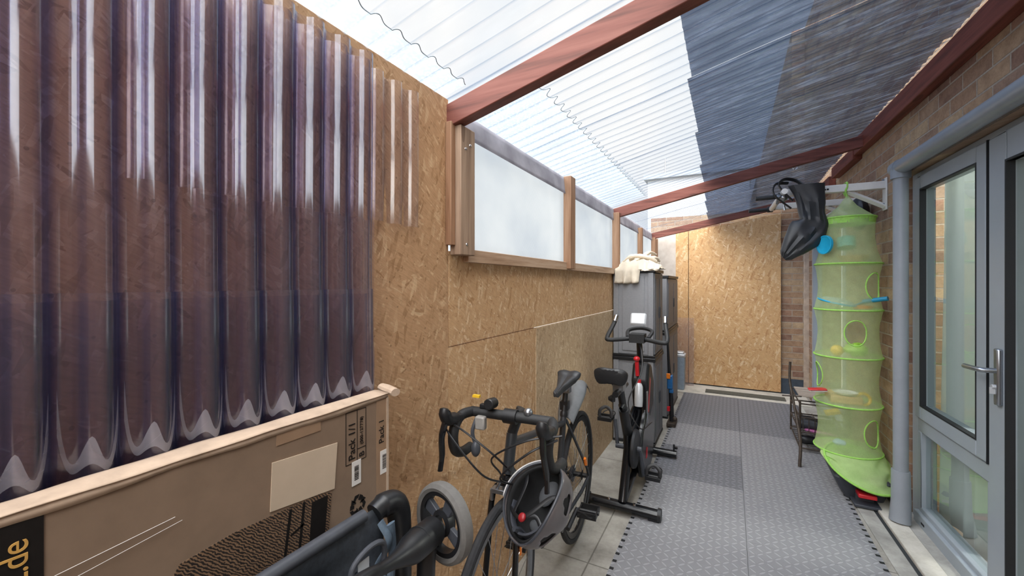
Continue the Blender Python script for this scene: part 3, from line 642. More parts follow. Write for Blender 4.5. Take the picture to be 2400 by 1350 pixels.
# ================================================================== storage cabinets
def cabinet(y0, y1, z0, z1, label, mt, x1=-.562):
    c_ = thing('storage_cabinet', label, 'cabinet', (-.73, (y0+y1)/2, z0), 0, 'grey plastic storage cabinets')
    x0 = -.915
    b = MB().box(x0+.01, x1-.012, y0+.012, y1-.012, z0+.02, z1-.03)
    build('carcass', b, mt, c_, bevel=.006, world=True)
    s_ = MB()
    for xx in (x0+.005, x1-.055): s_.box(xx, xx+.045, y0, y0+.014, z0+.02, z1-.03)
    s_.box(x0+.08, x1-.085, y0+.006, y0+.014, z0+.05, z1-.06)
    build('side_panel', s_, M_cab, c_, bevel=.006, world=True)
    d = MB().box(x1-.014, x1, y0+.03, (y0+y1)/2-.003, z0+.03, z1-.035)
    for k in range(2):
        ya, yb = ((y0+.02, (y0+y1)/2-.002), ((y0+y1)/2+.002, y1-.02))[k]
        dd = build('cabinet_door', MB().box(x1-.014, x1, ya, yb, z0+.03, z1-.035).box(x1, x1+.004, ya+.03, yb-.03, z0+.07, z1-.08), M_cabd, c_, bevel=.004, world=True)
        yy = yb-.02 if k == 0 else ya+.02; build('door_handle', MB().box(x1, x1+.012, yy-.008, yy+.008, (z0+z1)/2-.05, (z0+z1)/2+.05), M_dkgrey, dd, bevel=.003, world=True)
    build('top_panel', MB().box(x0, x1+.008, y0-.006, y1+.004, z1-.03, z1), M_black, c_, bevel=.005, world=True)
    build('base', MB().box(x0, x1+.002, y0, y1, z0, z0+.022), M_black, c_, bevel=.004, world=True)
cabinet(3.6, 4.07, 0.001, .745, 'lower grey plastic cabinet of the stack behind the exercise bike', M_cab)
cabinet(3.6, 4.07, .746, 1.5, 'upper grey plastic cabinet of the stack behind the exercise bike, cloth on top', M_cab)
cabinet(4.42, 5.3, 0.001, .88, 'lower cabinet of the farther grey stack', M_cabd)
cabinet(4.42, 5.3, .881, 1.46, 'upper cabinet of the farther grey stack', M_cabd)
# dust sheet bundle
def fold(a, b):
    x = -.9+.38*a; y = 3.55+.36*b; n1 = noise.noise(Vector((x*14, y*9, 2))); n2 = noise.noise(Vector((x*34, y*22, 5)))
    env = min(1, 5*min(a, 1-a))*min(1, 5*(1-b)); z = 1.506+env*(.05+.055*abs(n1)+.03*n2)+.03*env*math.exp(-((b-.75)/.2)**2)
    if b < .12: 
        k = (.12-b)/.12; z = 1.5-.12*k*(1 if a < .55 else .12)+.01*n2; y = 3.588-.018*math.sin(a*30+n1*3)*k-.012
    return Vector((x+.02*n2, y, max(z, 1.506) if b >= .12 else z))
cl = tag(build('dust_sheet', MB().grid(fold, 60, 60), M_cloth, thick=.003, loc=(0, 0, 0)), 'crumpled cream cloth heaped on the grey cabinet behind the exercise bike', 'cloth')
mb = MB()
for pts, r0 in (([(-.86, 3.75, 1.57), (-.75, 3.7, 1.62), (-.62, 3.68, 1.6), (-.56, 3.75, 1.55)], .035), ([(-.8, 3.62, 1.54), (-.7, 3.7, 1.6), (-.64, 3.82, 1.655), (-.6, 3.9, 1.64)], .024), ([(-.66, 3.66, 1.55), (-.6, 3.75, 1.6), (-.57, 3.86, 1.58)], .04)):
    sp_ = smooth(pts, 8); mb.tube(sp_, [r0*(.6+.6*abs(noise.noise(p*15)))*(1 if 2 < i < len(sp_)-3 else .6) for i, p in enumerate(sp_)], 10, flat=.8)
build('cloth_roll', mb, M_cloth, cl, world=True)
# things by the far end
ub = thing('upright_garden_tool', 'slim black upright item with a blue and orange middle in the cabinet gap', 'tool', (-.5, 4.15, 0))
build('shaft', MB().tube([(-.53, 4.16, .80), (-.52, 4.17, .6), (-.505, 4.2, .3), (-.50, 4.22, .02)], [.011, .013, .02, .024], 10), M_black, ub, world=True)
build('blue_body', MB().box(-.535, -.485, 4.15, 4.21, .37, .5).box(-.52, -.48, 4.16, 4.2, .33, .37), plain('blue_paint', '1f5f96', .4), ub, bevel=.008, world=True)
build('orange_trigger', MB().box(-.54, -.505, 4.14, 4.155, .47, .52), M_orange, ub, bevel=.004, world=True)
build('foot', MB().box(-.54, -.46, 4.14, 4.32, .013, .05).ball((-.465, 4.16, .09), .022), M_rod, ub, bevel=.005, world=True)
build('red_clip', MB().box(-.535, -.51, 4.15, 4.18, .16, .2), M_redp, ub, world=True)
bb = thing('slim_bin', 'slim blue grey bin standing beside the far cabinets', 'bin', (-.58, 5.7, .014))
build('bin_body', MB().loft([[Vector((x*s_-.575, 5.72+y*s_, z)) for x, y in ((-.06, -.08), (.06, -.08), (.06, .08), (-.06, .08))] for s_, z in ((.86, .015), (1, .43))]), M_binb, bb, bevel=.008, world=True)
build('bin_lid', MB().box(-.64, -.51, 5.635, 5.805, .43, .47).box(-.62, -.53, 5.65, 5.79, .47, .495), M_silver, bb, bevel=.01, world=True)
def f_(a, b): x = -.7+.27*b; return Vector((x, 5.93+.05*a+.009*math.sin(2*math.pi*x/PITCH), .015+.9*a))
tag(build('leaning_plastic_sheet', MB().grid(f_, 6, 40), sheet('dusty_clear_plastic', (.88, .84, .86), (.6, .6, .68), .22, (.75, .7, .72), 1, .15), sharp=80, loc=(0, 0, 0)), 'small dusty clear corrugated sheet leaning on the end wall board', 'corrugated sheet')

# ================================================================== exercise bike (rides towards +Y)
eb = thing('exercise_bike', 'black indoor exercise bike with red knob beside the grey cabinets', 'exercise bike', (-.57, 2.95, 0))
def E_(n, mb, m, lab=None, par=None, **k): return build(n, mb, m, par or eb, world=True, label=lab, **k)
xc = -.57
rf = E_('rear_foot', MB().tube([(-.78, 2.475, .047), (-.36, 2.475, .047)], .036, 16, flat=.75), M_blackg)
E_('foot_cap', MB().rod((-.368, 2.475, .047), (-.35, 2.475, .047), .039, .036, 16).box(-.42, -.36, 2.45, 2.5, .0135, .03), M_black, par=rf)
E_('foot_cap', MB().rod((-.79, 2.475, .047), (-.772, 2.475, .047), .036, .039, 16), M_black, par=rf)
for x_ in (-.65, -.5): E_('foot_bolt', MB().lathe([(.0001, .009), (.008, .008), (.01, 0)], (x_, 2.47, .073), (0, 0, 1), 12), M_chrome, par=rf)
ff = E_('front_foot', MB().tube([(-.78, 3.42, .047), (-.37, 3.42, .047)], .033, 16, flat=.8), M_blackg)
E_('transport_wheel', MB().rod((-.45, 3.46, .035), (-.415, 3.46, .035), .022).rod((-.375, 3.43, .1), (-.375, 3.43, .085), .012).rod((-.39, 3.42, .07), (-.39, 3.42, .12), .007), M_black, par=ff)
E_('main_frame', MB().tube([(xc, 2.475, .07), (xc, 2.62, .34), (xc, 2.6, .5)], [.027, .027, .026], 12).tube([(xc, 2.5, .08), (xc, 2.95, .16), (xc, 3.4, .07)], .026, 12, flat=1.3).tube([(xc, 2.62, .36), (xc, 2.95, .43), (xc, 3.12, .58)], .026, 12).tube([(xc, 3.42, .08), (xc, 3.25, .35), (xc, 3.1, .68)], [.024, .028, .03], 12), M_blackg)
E_('seat_tube', MB().tube([(xc, 2.7, .3), (xc, 2.5, .62)], .03, 12).rod((xc, 2.515, .6), (xc, 2.42, .755), .022).tube([(xc, 2.3, .755), (xc, 2.56, .76)], .018, 10), M_black)
E_('adjust_knob', MB().lathe([(.0001, .0), (.02, .002), (.022, .02), (.016, .03), (.01, .05)], (xc, 2.48, .655), (0, -1, -.3), 12).lathe([(.0001, 0), (.02, .002), (.022, .02), (.01, .04)], (xc-.03, 2.42, .7), (-1, -.4, 0), 12), M_black)
# saddle
def saddle(cx, cy, cz, L, Wd, s, z0=0, hgt=.05):
    """wide end at cy, nose towards s"""
    rings = []
    for i in range(15):
        t = i/14; wv_ = Wd/2*(1-.78*min(1, (t*1.35))**.8 if t > .12 else (.55+.45*(t/.12)**.5)*1.0)
        if t > .93: wv_ *= .75
        y = cy+s*L*t; top = cz+.018*math.cos(t*3.0)+(.012 if t < .2 else 0); hh = hgt*(1-.35*t)
        rg = []
        for k in range(16):
            a = 2*math.pi*k/16; x = wv_*math.cos(a); z = math.sin(a); zz = top+hh*.35*z-.012*(1-abs(math.cos(a)))*0 if z > 0 else top+hh*z*(1 if abs(math.cos(a)) > .5 else .6)
            if z > 0: zz -= .012*math.exp(-(math.cos(a)/.3)**2)
            rg.append(Vector((cx+x, y, zz)))
        rings.append(rg)
    return MB().loft(rings)
E_('saddle', saddle(xc-.02, 2.25, .85, .28, .235, 1, hgt=.105), M_black, 'broad glossy black saddle', sub=1)
E_('saddle_clamp', MB().box(xc-.03, xc+.03, 2.36, 2.44, .76, .8).tube([(xc-.025, 2.33, .8), (xc-.025, 2.48, .79)], .004, 6).tube([(xc+.025, 2.33, .8), (xc+.025, 2.48, .79)], .004, 6), M_metal, bevel=.004)
# body shell and flywheel
sh_ = [(2.78, .1), (2.95, .06), (3.12, .1), (3.22, .28), (3.2, .48), (3.1, .72), (3.02, .78), (2.95, .72), (2.9, .5), (2.76, .4), (2.7, .25)]
E_('belt_cover', MB().prism(sh_, lambda a, b, t: (xc+.028+t, a, b), .04), M_blackg, bevel=.012)
E_('front_shell', MB().prism([(3.0, .42), (3.15, .5), (3.18, .66), (3.08, .8), (2.98, .82), (2.92, .7)], lambda a, b, t: (xc-.045+t, a, b), .115), M_black, bevel=.02)
fw = E_('flywheel', MB().lathe([(.001, -.012), (.02, -.014), (.12, -.01), (.13, -.016), (.2, -.016), (.205, 0), (.2, .016), (.13, .016), (.12, .01), (.02, .014), (.001, .012)], (xc-.03, 2.98, .3), (1, 0, 0), 40), M_dkgrey)
E_('flywheel_rim', MB().ring((xc-.03, 2.98, .3), (1, 0, 0), .204, .016, 40, 8), M_blackg, par=fw)
E_('red_stripe', MB().prism([(2.93, .5), (2.96, .48), (3.03, .7), (3.0, .72)], lambda a, b, t: (xc+.069+t, a, b), .002).prism([(2.86, .2), (2.9, .2), (2.91, .26), (2.88, .27)], lambda a, b, t: (xc+.069+t, a, b), .002), M_redp)
E_('tension_knob', MB().rod((xc, 2.92, .74), (xc, 2.90, .84), .014).ball((xc, 2.895, .86), .022, .022, .018), M_redp, 'red tension knob')
bt = E_('water_bottle', MB().lathe([(.001, 0), (.026, .002), (.028, .04), (.026, .13), (.018, .15), (.012, .155)], (xc+.03, 2.80, .56), (0, .12, 1), 16), M_silver, 'silver bottle on the frame')
E_('bottle_cap', MB().rod((xc+.03, 2.82, .712), (xc+.03, 2.823, .735), .013), M_redp, par=bt)
E_('grey_strip', MB().box(xc+.062, xc+.07, 2.9, 2.93, .42, .64), M_metal, bevel=.003)
ck = E_('crank', MB().tube([(xc+.07, 2.64, .34), (xc+.085, 2.68, .17)], .012, 8).tube([(xc-.07, 2.64, .34), (xc-.09, 2.66, .50)], .012, 8).tube([(xc-.08, 2.64, .34), (xc+.08, 2.64, .34)], .016, 10), M_dkgrey)
E_('crank_disc', MB().lathe([(.001, .0), (.115, .0), (.12, .006), (.115, .02), (.03, .024), (.001, .026)], (xc+.03, 2.64, .34), (1, 0, 0), 36), M_black)
def pedal(c, nm, par, m=M_black, cage=True):
    x, y, z = c; mb = MB().box(x-.045, x+.045, y-.045, y-.035, z-.012, z+.012).box(x-.045, x+.045, y+.035, y+.045, z-.012, z+.012).box(x-.045, x-.037, y-.04, y+.04, z-.008, z+.008).box(x+.037, x+.045, y-.04, y+.04, z-.008, z+.008).rod((x-.045, y, z), (x+.045, y, z), .009)
    if cage: mb.tube(smooth([(x-.04, y+.04, z), (x-.035, y+.1, z+.01), (x, y+.115, z+.02), (x+.035, y+.1, z+.01), (x+.04, y+.04, z)], 5), .004, 6).tube(smooth([(x-.04, y-.02, z+.01), (x-.035, y-.01, z+.05), (x, y, z+.07), (x+.035, y-.01, z+.05), (x+.04, y-.02, z+.01)], 5), .006, 6, flat=2)
    return build('pedal', mb, m, par, world=True, bevel=.001)
pedal((xc+.145, 2.68, .17), 'pedal', ck); pedal((xc-.15, 2.66, .50), 'pedal', ck)
hb = E_('handlebar_post', MB().tube([(xc, 3.05, .7), (xc, 2.98, .98), (xc, 2.95, 1.0)], [.024, .02, .02], 12), M_blackg)
E_('handlebar', MB().tube(smooth([(xc-.17, 3.02, 1.13), (xc-.18, 2.97, 1.08), (xc-.2, 2.88, 1.0), (xc-.17, 2.86, .985), (xc, 2.93, .995), (xc+.17, 2.86, .985), (xc+.2, 2.88, 1.0), (xc+.18, 2.97, 1.08), (xc+.17, 3.02, 1.13)], 7), .015, 10).tube(smooth([(xc-.07, 2.93, 1.0), (xc-.08, 3.02, 1.04), (xc, 3.06, 1.055), (xc+.08, 3.02, 1.04), (xc+.07, 2.93, 1.0)], 6), .013, 8).box(xc-.05, xc+.05, 2.88, 2.98, .97, 1.03), M_tape, bevel=.008)
for q_ in (-1, 1): E_('pulse_sensor', MB().rod((xc+q_*.175, 2.985, 1.1), (xc+q_*.17, 3.022, 1.14), .0165), M_chrome, 'shiny bar end sensor')
co = E_('console', MB().box(-.055, .055, -.012, .012, -.045, .045, Matrix.Translation((xc-.01, 3.0, 1.125)) @ Matrix.Rotation(R(-25), 4, 'X')), M_silver, bevel=.012)
E_('display', MB().box(-.042, .042, -.0135, -.012, -.022, .032, Matrix.Translation((xc-.01, 3.0, 1.125)) @ Matrix.Rotation(R(-25), 4, 'X')), M_disp, 'bright lit display', co)
E_('brake_cable', MB().tube(smooth([(xc+.02, 2.93, .97), (xc+.05, 2.8, .8), (xc-.02, 2.72, .6), (xc+.06, 2.7, .45), (xc+.09, 2.95, .42)], 6), .004, 6), M_black)

# ================================================================== road bike; local frame: x forward, y left, z up
rb_rear = Vector((-.74, 2.15, 0)); rb_front = Vector((-.66, 1.14, 0)); dv = rb_front-rb_rear; ang = math.atan2(dv.y, dv.x)
rb = thing('road_bicycle', 'black road bicycle with drop handlebars leaning along the board wall', 'bicycle', tuple(rb_rear), ang)
WB = dv.length; WR = .335; hub0 = Vector((0, 0, WR)); 
def RB(n, mb, m, lab=None, par=None, **k): return build(n, mb, m, par or rb, label=lab, **k)
steerA = Vector((WB-.05, 0, .66)); ax_ = Vector((-.29, 0, .957)).normalized(); SR = Matrix.Translation(steerA) @ Matrix.Rotation(R(1), 4, ax_) @ Matrix.Translation(-steerA)
def steer(mb): mb.v = [SR @ p for p in mb.v]; return mb
def wheel(c, st_):
    tf = steer if st_ else (lambda m: m)
    t = RB('tyre', tf(MB().ring(c, (0, 1, 0), WR-.014, .014, 64, 10)), M_tyre)
    t.name = 'wheel_tyre'
    RB('rim', tf(MB().lathe([(WR-.028, -.010), (WR-.028, .010), (WR-.052, .007), (WR-.055, 0), (WR-.052, -.007)], c, (0, 1, 0), 64, True)), plain('rim_alloy', '7f8286', .35, .7) if st_ else M_black, 'bright rim' if st_ else None, t)
    sp_ = MB()
    for k in range(24):
        a = 2*math.pi*k/24; b = a+(.35 if k % 2 else -.35); s_ = .022 if k % 4 < 2 else -.022
        sp_.rod(Vector(c)+Vector((.022*math.cos(b), s_, .022*math.sin(b))), Vector(c)+Vector(((WR-.053)*math.cos(a), 0, (WR-.053)*math.sin(a))), .0012, seg=4)
    RB('spokes', tf(sp_), M_metal, None, t)
    RB('hub', tf(MB().rod(Vector(c)+Vector((0, -.05, 0)), Vector(c)+Vector((0, .05, 0)), .012).lathe([(.013, -.03), (.026, -.026), (.013, -.02), (.013, .02), (.026, .026), (.013, .03)], c, (0, 1, 0), 20)), M_black, None, t)
    return t
wheel((0, 0, WR), False); wheel((WB, 0, WR), True)
BB = Vector((.405, 0, .27)); ST = Vector((.265, 0, .74)); HTt = Vector((WB-.115, 0, .86)); HTb = Vector((WB-.078, 0, .735))
fr_ = MB().tube([BB, ST], .015, 12).tube([ST+Vector((.01, 0, -.04)), HTt+Vector((0, 0, -.03))], .014, 12).tube([BB, HTb+Vector((0, 0, .02))], .018, 12).tube([HTb, HTt], .019, 14).rod(BB+Vector((0, -.038, 0)), BB+Vector((0, .038, 0)), .02)
for s_ in (-1, 1):
    fr_.tube([BB+Vector((-.02, s_*.02, 0)), Vector((.1, s_*.05, .30)), Vector((0, s_*.062, WR))], .009, 8).tube([ST+Vector((-.005, s_*.012, -.03)), Vector((.02, s_*.058, WR+.05)), Vector((0, s_*.062, WR))], .007, 8)
RB('frame', fr_, plain('dark_frame_paint', '2a2d31', .3, 0, .1))
for q_ in (-1, 1): RB('orange_stay_mark', MB().rod((.055, q_*.06, .42), (.075, q_*.058, .46), .0085), M_orange)
fk = MB(); fk.tube([HTb+Vector((0, 0, -.005)), HTb+Vector((.012, 0, -.04))], .018, 12)
for s_ in (-1, 1): fk.tube(smooth([HTb+Vector((.01, s_*.01, -.025)), HTb+Vector((.03, s_*.04, -.06)), Vector((WB-.03, s_*.05, .5)), Vector((WB, s_*.052, WR))], 5), .010, 8)
RB('fork', steer(fk), M_blackg)
RB('fork_reflector', steer(MB().box(WB-.045, WB-.035, .062, .066, .50, .535)), M_orange)
RB('front_brake', steer(MB().box(WB-.05, WB-.02, -.035, .035, .69, .705).tube([(WB-.03, .035, .7), (WB-.035, .038, .66)], .008, 6).tube([(WB-.03, -.035, .7), (WB-.035, -.038, .66)], .008, 6).tube([(WB-.03, -.02, .7), (WB-.02, 0, .74)], .006, 6)), M_metal, bevel=.002)
hz0 = HTt+Vector((-.012, .030, .072)); bc_ = hz0+Vector((.095, 0, .015))
RB('stem', steer(MB().rod(HTt, hz0+Vector((0, 0, .015)), .018).tube([hz0, bc_], .0165, 12).rod(bc_+Vector((0, -.022, 0)), bc_+Vector((0, .022, 0)), .024)), M_black)
hbm = MB(); HWd = .157
for s_ in (-1, 1):
    pts = [bc_, bc_+Vector((0, s_*.13, 0)), bc_+Vector((.005, s_*(HWd-.015), 0)), bc_+Vector((.045, s_*HWd, -.002)), bc_+Vector((.085, s_*HWd, -.02)), bc_+Vector((.10, s_*HWd, -.06)), bc_+Vector((.08, s_*(HWd+.003), -.105)), bc_+Vector((.03, s_*(HWd+.006), -.13)), bc_+Vector((-.03, s_*(HWd+.008), -.135))]
    hbm.tube(smooth(pts, 7), .0165, 12)
hb_ = RB('handlebar', steer(hbm), M_tape, 'taped drop handlebar')
for s_ in (-1, 1):
    h0 = bc_+Vector((.085, s_*HWd, -.01))
    hd = RB('brake_hood', steer(MB().tube(smooth([h0+Vector((-.03, 0, .004)), h0+Vector((.01, 0, .012)), h0+Vector((.05, 0, .022)), h0+Vector((.065, 0, .045)), h0+Vector((.06, 0, .058))], 5), [.016]*5+[.02]*6+[.019]*5+[.017]*3+[.013]+[.009], 12)), M_black)
    RB('brake_lever', steer(MB().tube(smooth([h0+Vector((.06, 0, .02)), h0+Vector((.072, s_*.006, -.03)), h0+Vector((.06, s_*.012, -.09)), h0+Vector((.066, s_*.015, -.135))], 5), [.009]*5+[.008]*6+[.007]*5, 8, flat=1.5)), M_blackg, None, hd)
cb = MB()
for s_, y1_ in ((1, .03), (-1, -.03)):
    cb.tube(smooth([bc_+Vector((.11, s_*.19, -.01)), bc_+Vector((.16, s_*.12, -.04)), bc_+Vector((.15, s_*.03, -.13)), bc_+Vector((.0, s_*.03, -.22)), Vector((WB-.12, s_*.03, .68))], 8), .0032, 6)
    cb.tube(smooth([bc_+Vector((.1, s_*.2, 0)), bc_+Vector((.13, s_*.1, -.02)), bc_+Vector((.12, -s_*.01, -.09)), bc_+Vector((.04, -s_*.02, -.17)), Vector((WB-.05, 0, .72))], 8), .003, 6)
RB('cables', steer(cb), M_black)
cp = RB('bike_computer', steer(MB().box(bc_.x+.01, bc_.x+.035, -.085, -.05, bc_.z-.048, bc_.z-.005)), plain('grey_translucent', '94918d', .4), 'small grey handlebar unit', bevel=.005)
RB('front_lamp', steer(MB().rod(bc_+Vector((-.01, -.065, .035)), bc_+Vector((.035, -.065, .04)), .018).box(bc_.x-.01, bc_.x+.01, -.08, -.05, bc_.z+.015, bc_.z+.03)), M_black, bevel=.003)
RB('yellow_tab', steer(MB().box(bc_.x+.0, bc_.x+.012, -.105, -.08, bc_.z+.05, bc_.z+.058)), M_yellow)
RB('bell', steer(MB().ball(bc_+Vector((0, .06, .02)), .015, .015, .014)), M_metal)
RB('hanging_lamp', steer(MB().tube(smooth([bc_+Vector((.0, -.12, -.01)), bc_+Vector((.02, -.13, -.06)), bc_+Vector((.02, -.12, -.10))], 5), .007, 6).ball(bc_+Vector((.025, -.115, -.115)), .016, .016, .026)), M_dkgrey)
sp0 = ST+Vector((0, 0, 0)); d_ = (ST-BB).normalized(); spT = ST+d_*.115
sp_ = RB('seat_post', MB().rod(ST-d_*.02, spT, .0135).lathe([(.017, 0), (.019, .01), (.017, .025)], ST-d_*.012, d_, 14), M_black)
def loc_saddle(cx, cz):
    m = saddle(0, 0, cz, .26, .15, 1, hgt=.05); m.v = [Vector((cx+p.y, p.x, p.z)) for p in m.v]; return m
RB('saddle', loc_saddle(spT.x-.09, spT.z+.042), plain('dark_saddle', '2c2d30', .4, 0, .2), None, sub=1)
RB('saddle_rail', MB().tube([(spT.x-.08, -.022, spT.z+.02), (spT.x+.08, -.022, spT.z+.015)], .0035, 6).tube([(spT.x-.08, .022, spT.z+.02), (spT.x+.08, .022, spT.z+.015)], .0035, 6).box(spT.x-.02, spT.x+.02, -.024, .024, spT.z-.01, spT.z+.02), M_metal)
# mudguard clipped to the seat post
mg = []
for i in range(20):
    t = i/19; a = R(155-75*t*1.0); cx, cz = .03, .50
    x = .235-.46*t; z = .715+.125*math.sin(math.pi*min(1, t*.92))**.8; wv_ = .028+.034*math.sin(math.pi*min(1, t*1.3+.1)) if t < .65 else .035*(1-(t-.65)/.35*.5)
    mg.append((x, z, wv_))
def mgf(a, b):
    i = min(18, int(a*19)); f = a*19-i; x = mg[i][0]*(1-f)+mg[i+1][0]*f; z = mg[i][1]*(1-f)+mg[i+1][1]*f; w_ = mg[i][2]*(1-f)+mg[i+1][2]*f
    t = (b-.5)*2; return Vector((x, w_*t, z-.03*t*t))
RB('rear_mudguard', MB().grid(mgf, 38, 10), plain('grey_mudguard', '6a6d70', .45), 'grey clip-on mudguard', thick=.003)
RB('mudguard_bracket', MB().tube([(ST.x-.005, 0, .78), (ST.x-.045, 0, .765)], .01, 8).box(ST.x-.035, ST.x, -.02, .02, .76, .80), M_black)
ch = RB('crankset', MB().lathe([(.03, .048), (.095, .05), (.1, .047), (.095, .044), (.03, .044)], BB, (0, -1, 0), 36, True).tube([BB+Vector((0, -.06, 0)), BB+Vector((.125, -.07, -.03))], .011, 8).tube([BB+Vector((0, .06, 0)), BB+Vector((-.125, .07, .03))], .011, 8), M_black)
for c_, s_ in ((BB+Vector((.125, -.07, -.03)), -1), (BB+Vector((-.125, .07, .03)), 1)):
    x, y, z = c_+Vector((0, s_*.055, 0)); mb = MB().box(x-.045, x-.037, y-.045, y+.045, z-.014, z+.014).box(x+.037, x+.045, y-.045, y+.045, z-.014, z+.014).rod((x, y-.05, z), (x, y+.05, z), .009).box(x-.04, x+.04, y-.045, y-.038, z-.01, z+.01).box(x-.04, x+.04, y+.038, y+.045, z-.01, z+.01)
    mb.tube(smooth([(x+.045, y-.03, z), (x+.10, y-.025, z+.03), (x+.11, y, z+.05), (x+.10, y+.025, z+.03), (x+.045, y+.03, z)], 5), .003, 6)
    pd_ = RB('pedal', mb, M_black, None, ch); RB('pedal_reflector', MB().box(x-.048, x-.045, y-.03, y+.03, z-.006, z+.006), M_orange, 'orange reflector', pd_)
RB('chain', MB().tube([(.0, -.047, WR+.03), (BB.x, -.047, BB.z+.098)], .004, 6).tube([(.02, -.047, WR-.09), (BB.x, -.047, BB.z-.098)], .004, 6), M_metal)
RB('rear_gears', MB().lathe([(.015, .02), (.045, .022), (.04, .03), (.03, .04), (.015, .042)], (0, 0, WR), (0, -1, 0), 24).box(-.01, .03, -.06, -.045, WR-.12, WR-.02).ring((.015, -.05, WR-.09), (0, 1, 0), .018, .006, 14, 6), M_dkgrey)
RB('water_bottle', MB().lathe([(.001, 0), (.034, .003), (.036, .1), (.036, .15), (.022, .175), (.012, .19)], BB+Vector((.10, 0, .17)), (HTb-BB).normalized(), 18), plain('clear_grey_bottle', '7d8082', .2), 'grey drink bottle on the frame')

# ================================================================== helmet hung on the right-hand drop
hl = thing('cycle_helmet', 'grey cycle helmet hanging upside down from the bicycle handlebar', 'helmet', (-.475, 1.07, .66))
# bowl: opening faces the camera and slightly up
HT = Matrix.Translation((-.512, 1.10, .735)) @ Matrix.Rotation(R(-22), 4, 'Z') @ Matrix.Rotation(R(52), 4, 'X') @ Matrix.Rotation(R(-6), 4, 'Z')
def helm(rx, ry, rz, n=36, m=14, cut=-.1, holes=False, ridge=0.0, wob=0.0):
    """dome with its crown at -z (worn upside down the rim is up)"""
    mb = MB(); vs_ = []; fs = []
    for i in range(m+1):
        t = i/m*(math.pi/2-cut)
        for k in range(n):
            a = 2*math.pi*k/n; rr = math.sin(t) if t < math.pi/2 else 1
            rdg = 1+ridge*math.cos(a*6)*math.sin(t*1.4); lip = wob*math.cos(2*a)*(i/m)**3
            vs_.append(Vector((rx*rr*math.cos(a)*rdg, ry*rr*math.sin(a)*rdg, -rz*math.cos(t)+lip)))
    for i in range(m):
        for k in range(n):
            if holes and 5 <= i <= 11 and (k % 6) in (1, 2, 3) and not (i in (5, 11) and (k % 6) != 2) and i != 8: continue
            fs.append((i*n+k, i*n+(k+1) % n, (i+1)*n+(k+1) % n, (i+1)*n+k))
    return mb.add(vs_, fs)
def HM(mb): mb.v = [HT @ p for p in mb.v]; return mb
build('shell', HM(helm(.093, .12, .128, holes=True, ridge=.03, wob=.018)), M_shell, hl, world=True, thick=.006, sub=1)
build('foam_liner', HM(helm(.083, .11, .113, cut=-.05, wob=.016)), M_foamin, hl, world=True, thick=.008)
build('rim_edge', HM(MB().tube([(.092*math.cos(a), .119*math.sin(a), .010+.02*math.cos(2*a)) for a in [2*math.pi*k/40 for k in range(40)]], .004, 8, closed=True)), M_dkgrey, hl, world=True)
build('pale_band', HM(MB().grid(lambda a, b: Vector(((.099-.004*b)*math.cos(R(100+100*a)), (.125-.004*b)*math.sin(R(100+100*a)), .012+.02*math.cos(2*R(100+100*a))-.035*b)), 20, 3)), M_paper, hl, world=True, thick=.003, label='white band on the left rim')
build('cradle', HM(MB().tube([(.072*math.cos(a), .093*math.sin(a), -.005) for a in [R(200+140*k/20) for k in range(21)]], .006, 6, flat=2).tube([(0, -.095, -.05), (0, -.085, 0), (0, -.09, .02)], .008, 6)), M_dkgrey, hl, world=True)
build('chin_strap', HM(MB().tube(smooth([(.075, .05, 0), (.05, .03, .01), (.01, -.05, .02), (-.04, -.06, .01), (-.075, -.05, 0)], 6), .006, 6, flat=.3).tube(smooth([(.075, -.05, 0), (.04, -.03, .01), (.01, -.05, .02)], 6), .006, 6, flat=.3).tube(smooth([(-.075, .05, 0), (-.05, .02, .01), (-.04, -.06, .01)], 6), .006, 6, flat=.3)), M_black, hl, world=True)
build('strap_buckle', HM(MB().ball((.01, -.052, .025), .013, .013, .008)), plain('dark_red_plastic', '8e1c22', .4), hl, world=True, label='red buckle')
build('pad', HM(MB().ball((-.03, .04, -.075), .03, .045, .012).ball((.04, .03, -.07), .02, .045, .012).ball((0, -.06, -.072), .035, .02, .012)), plain('grey_pad', '4c4e52', .8), hl, world=True)

# ================================================================== folded pushchair in the lower left
pr_ = thing('folded_pushchair', 'folded black pushchair leaning by the cardboard box', 'pushchair', (-.65, .55, 0))
def PR(n, mb, m, lab=None, par=None, **k): return build(n, mb, m, par or pr_, world=True, label=lab, **k)
PR('handle_end', MB().tube(smooth([(-.686, .648, .878), (-.685, .668, .884), (-.682, .70, .878), (-.678, .715, .84), (-.675, .715, .7), (-.67, .70, .3), (-.66, .66, .03)], 5), [.022]*5+[.026]*5+[.027]*6+[.026]*10+[.018]*5, 14), M_black)
PR('top_rail', MB().tube([(-.68, -.1, .887), (-.683, .3, .888), (-.688, .62, .886)], .013, 12), M_dkgrey, 'slate grey rail along the top')
def fab(a, b):
    y = -.1+.76*a; z = .885-.45*b; return Vector((-.672+.018*math.sin(b*7+a*5)+.012*noise.noise(Vector((a*7, b*7, 0)))+.03*b, y, z))
PR('seat_fabric', MB().grid(fab, 50, 30), M_fabric, thick=.004)
def fab2(a, b):
    y = .2+.36*a; return Vector((-.615+.02*math.sin(a*9)+.02*noise.noise(Vector((a*5, b*5, 7)))-.03*b, y, .845+.02*math.sin(a*3)-.4*b))
PR('hood_fabric', MB().grid(fab2, 30, 20), M_fabric, thick=.006)
PR('strap', MB().tube(smooth([(-.66, .64, .87), (-.64, .645, .83), (-.65, .62, .79), (-.63, .60, .77), (-.62, .63, .73)], 6), .012, 8, flat=.35).tube(smooth([(-.65, .66, .86), (-.645, .66, .8), (-.63, .64, .76)], 6), .012, 8, flat=.35).tube(smooth([(-.64, .6, .8), (-.62, .62, .77), (-.63, .65, .75)], 6), .01, 8, flat=.5), M_strap, 'slate blue straps')
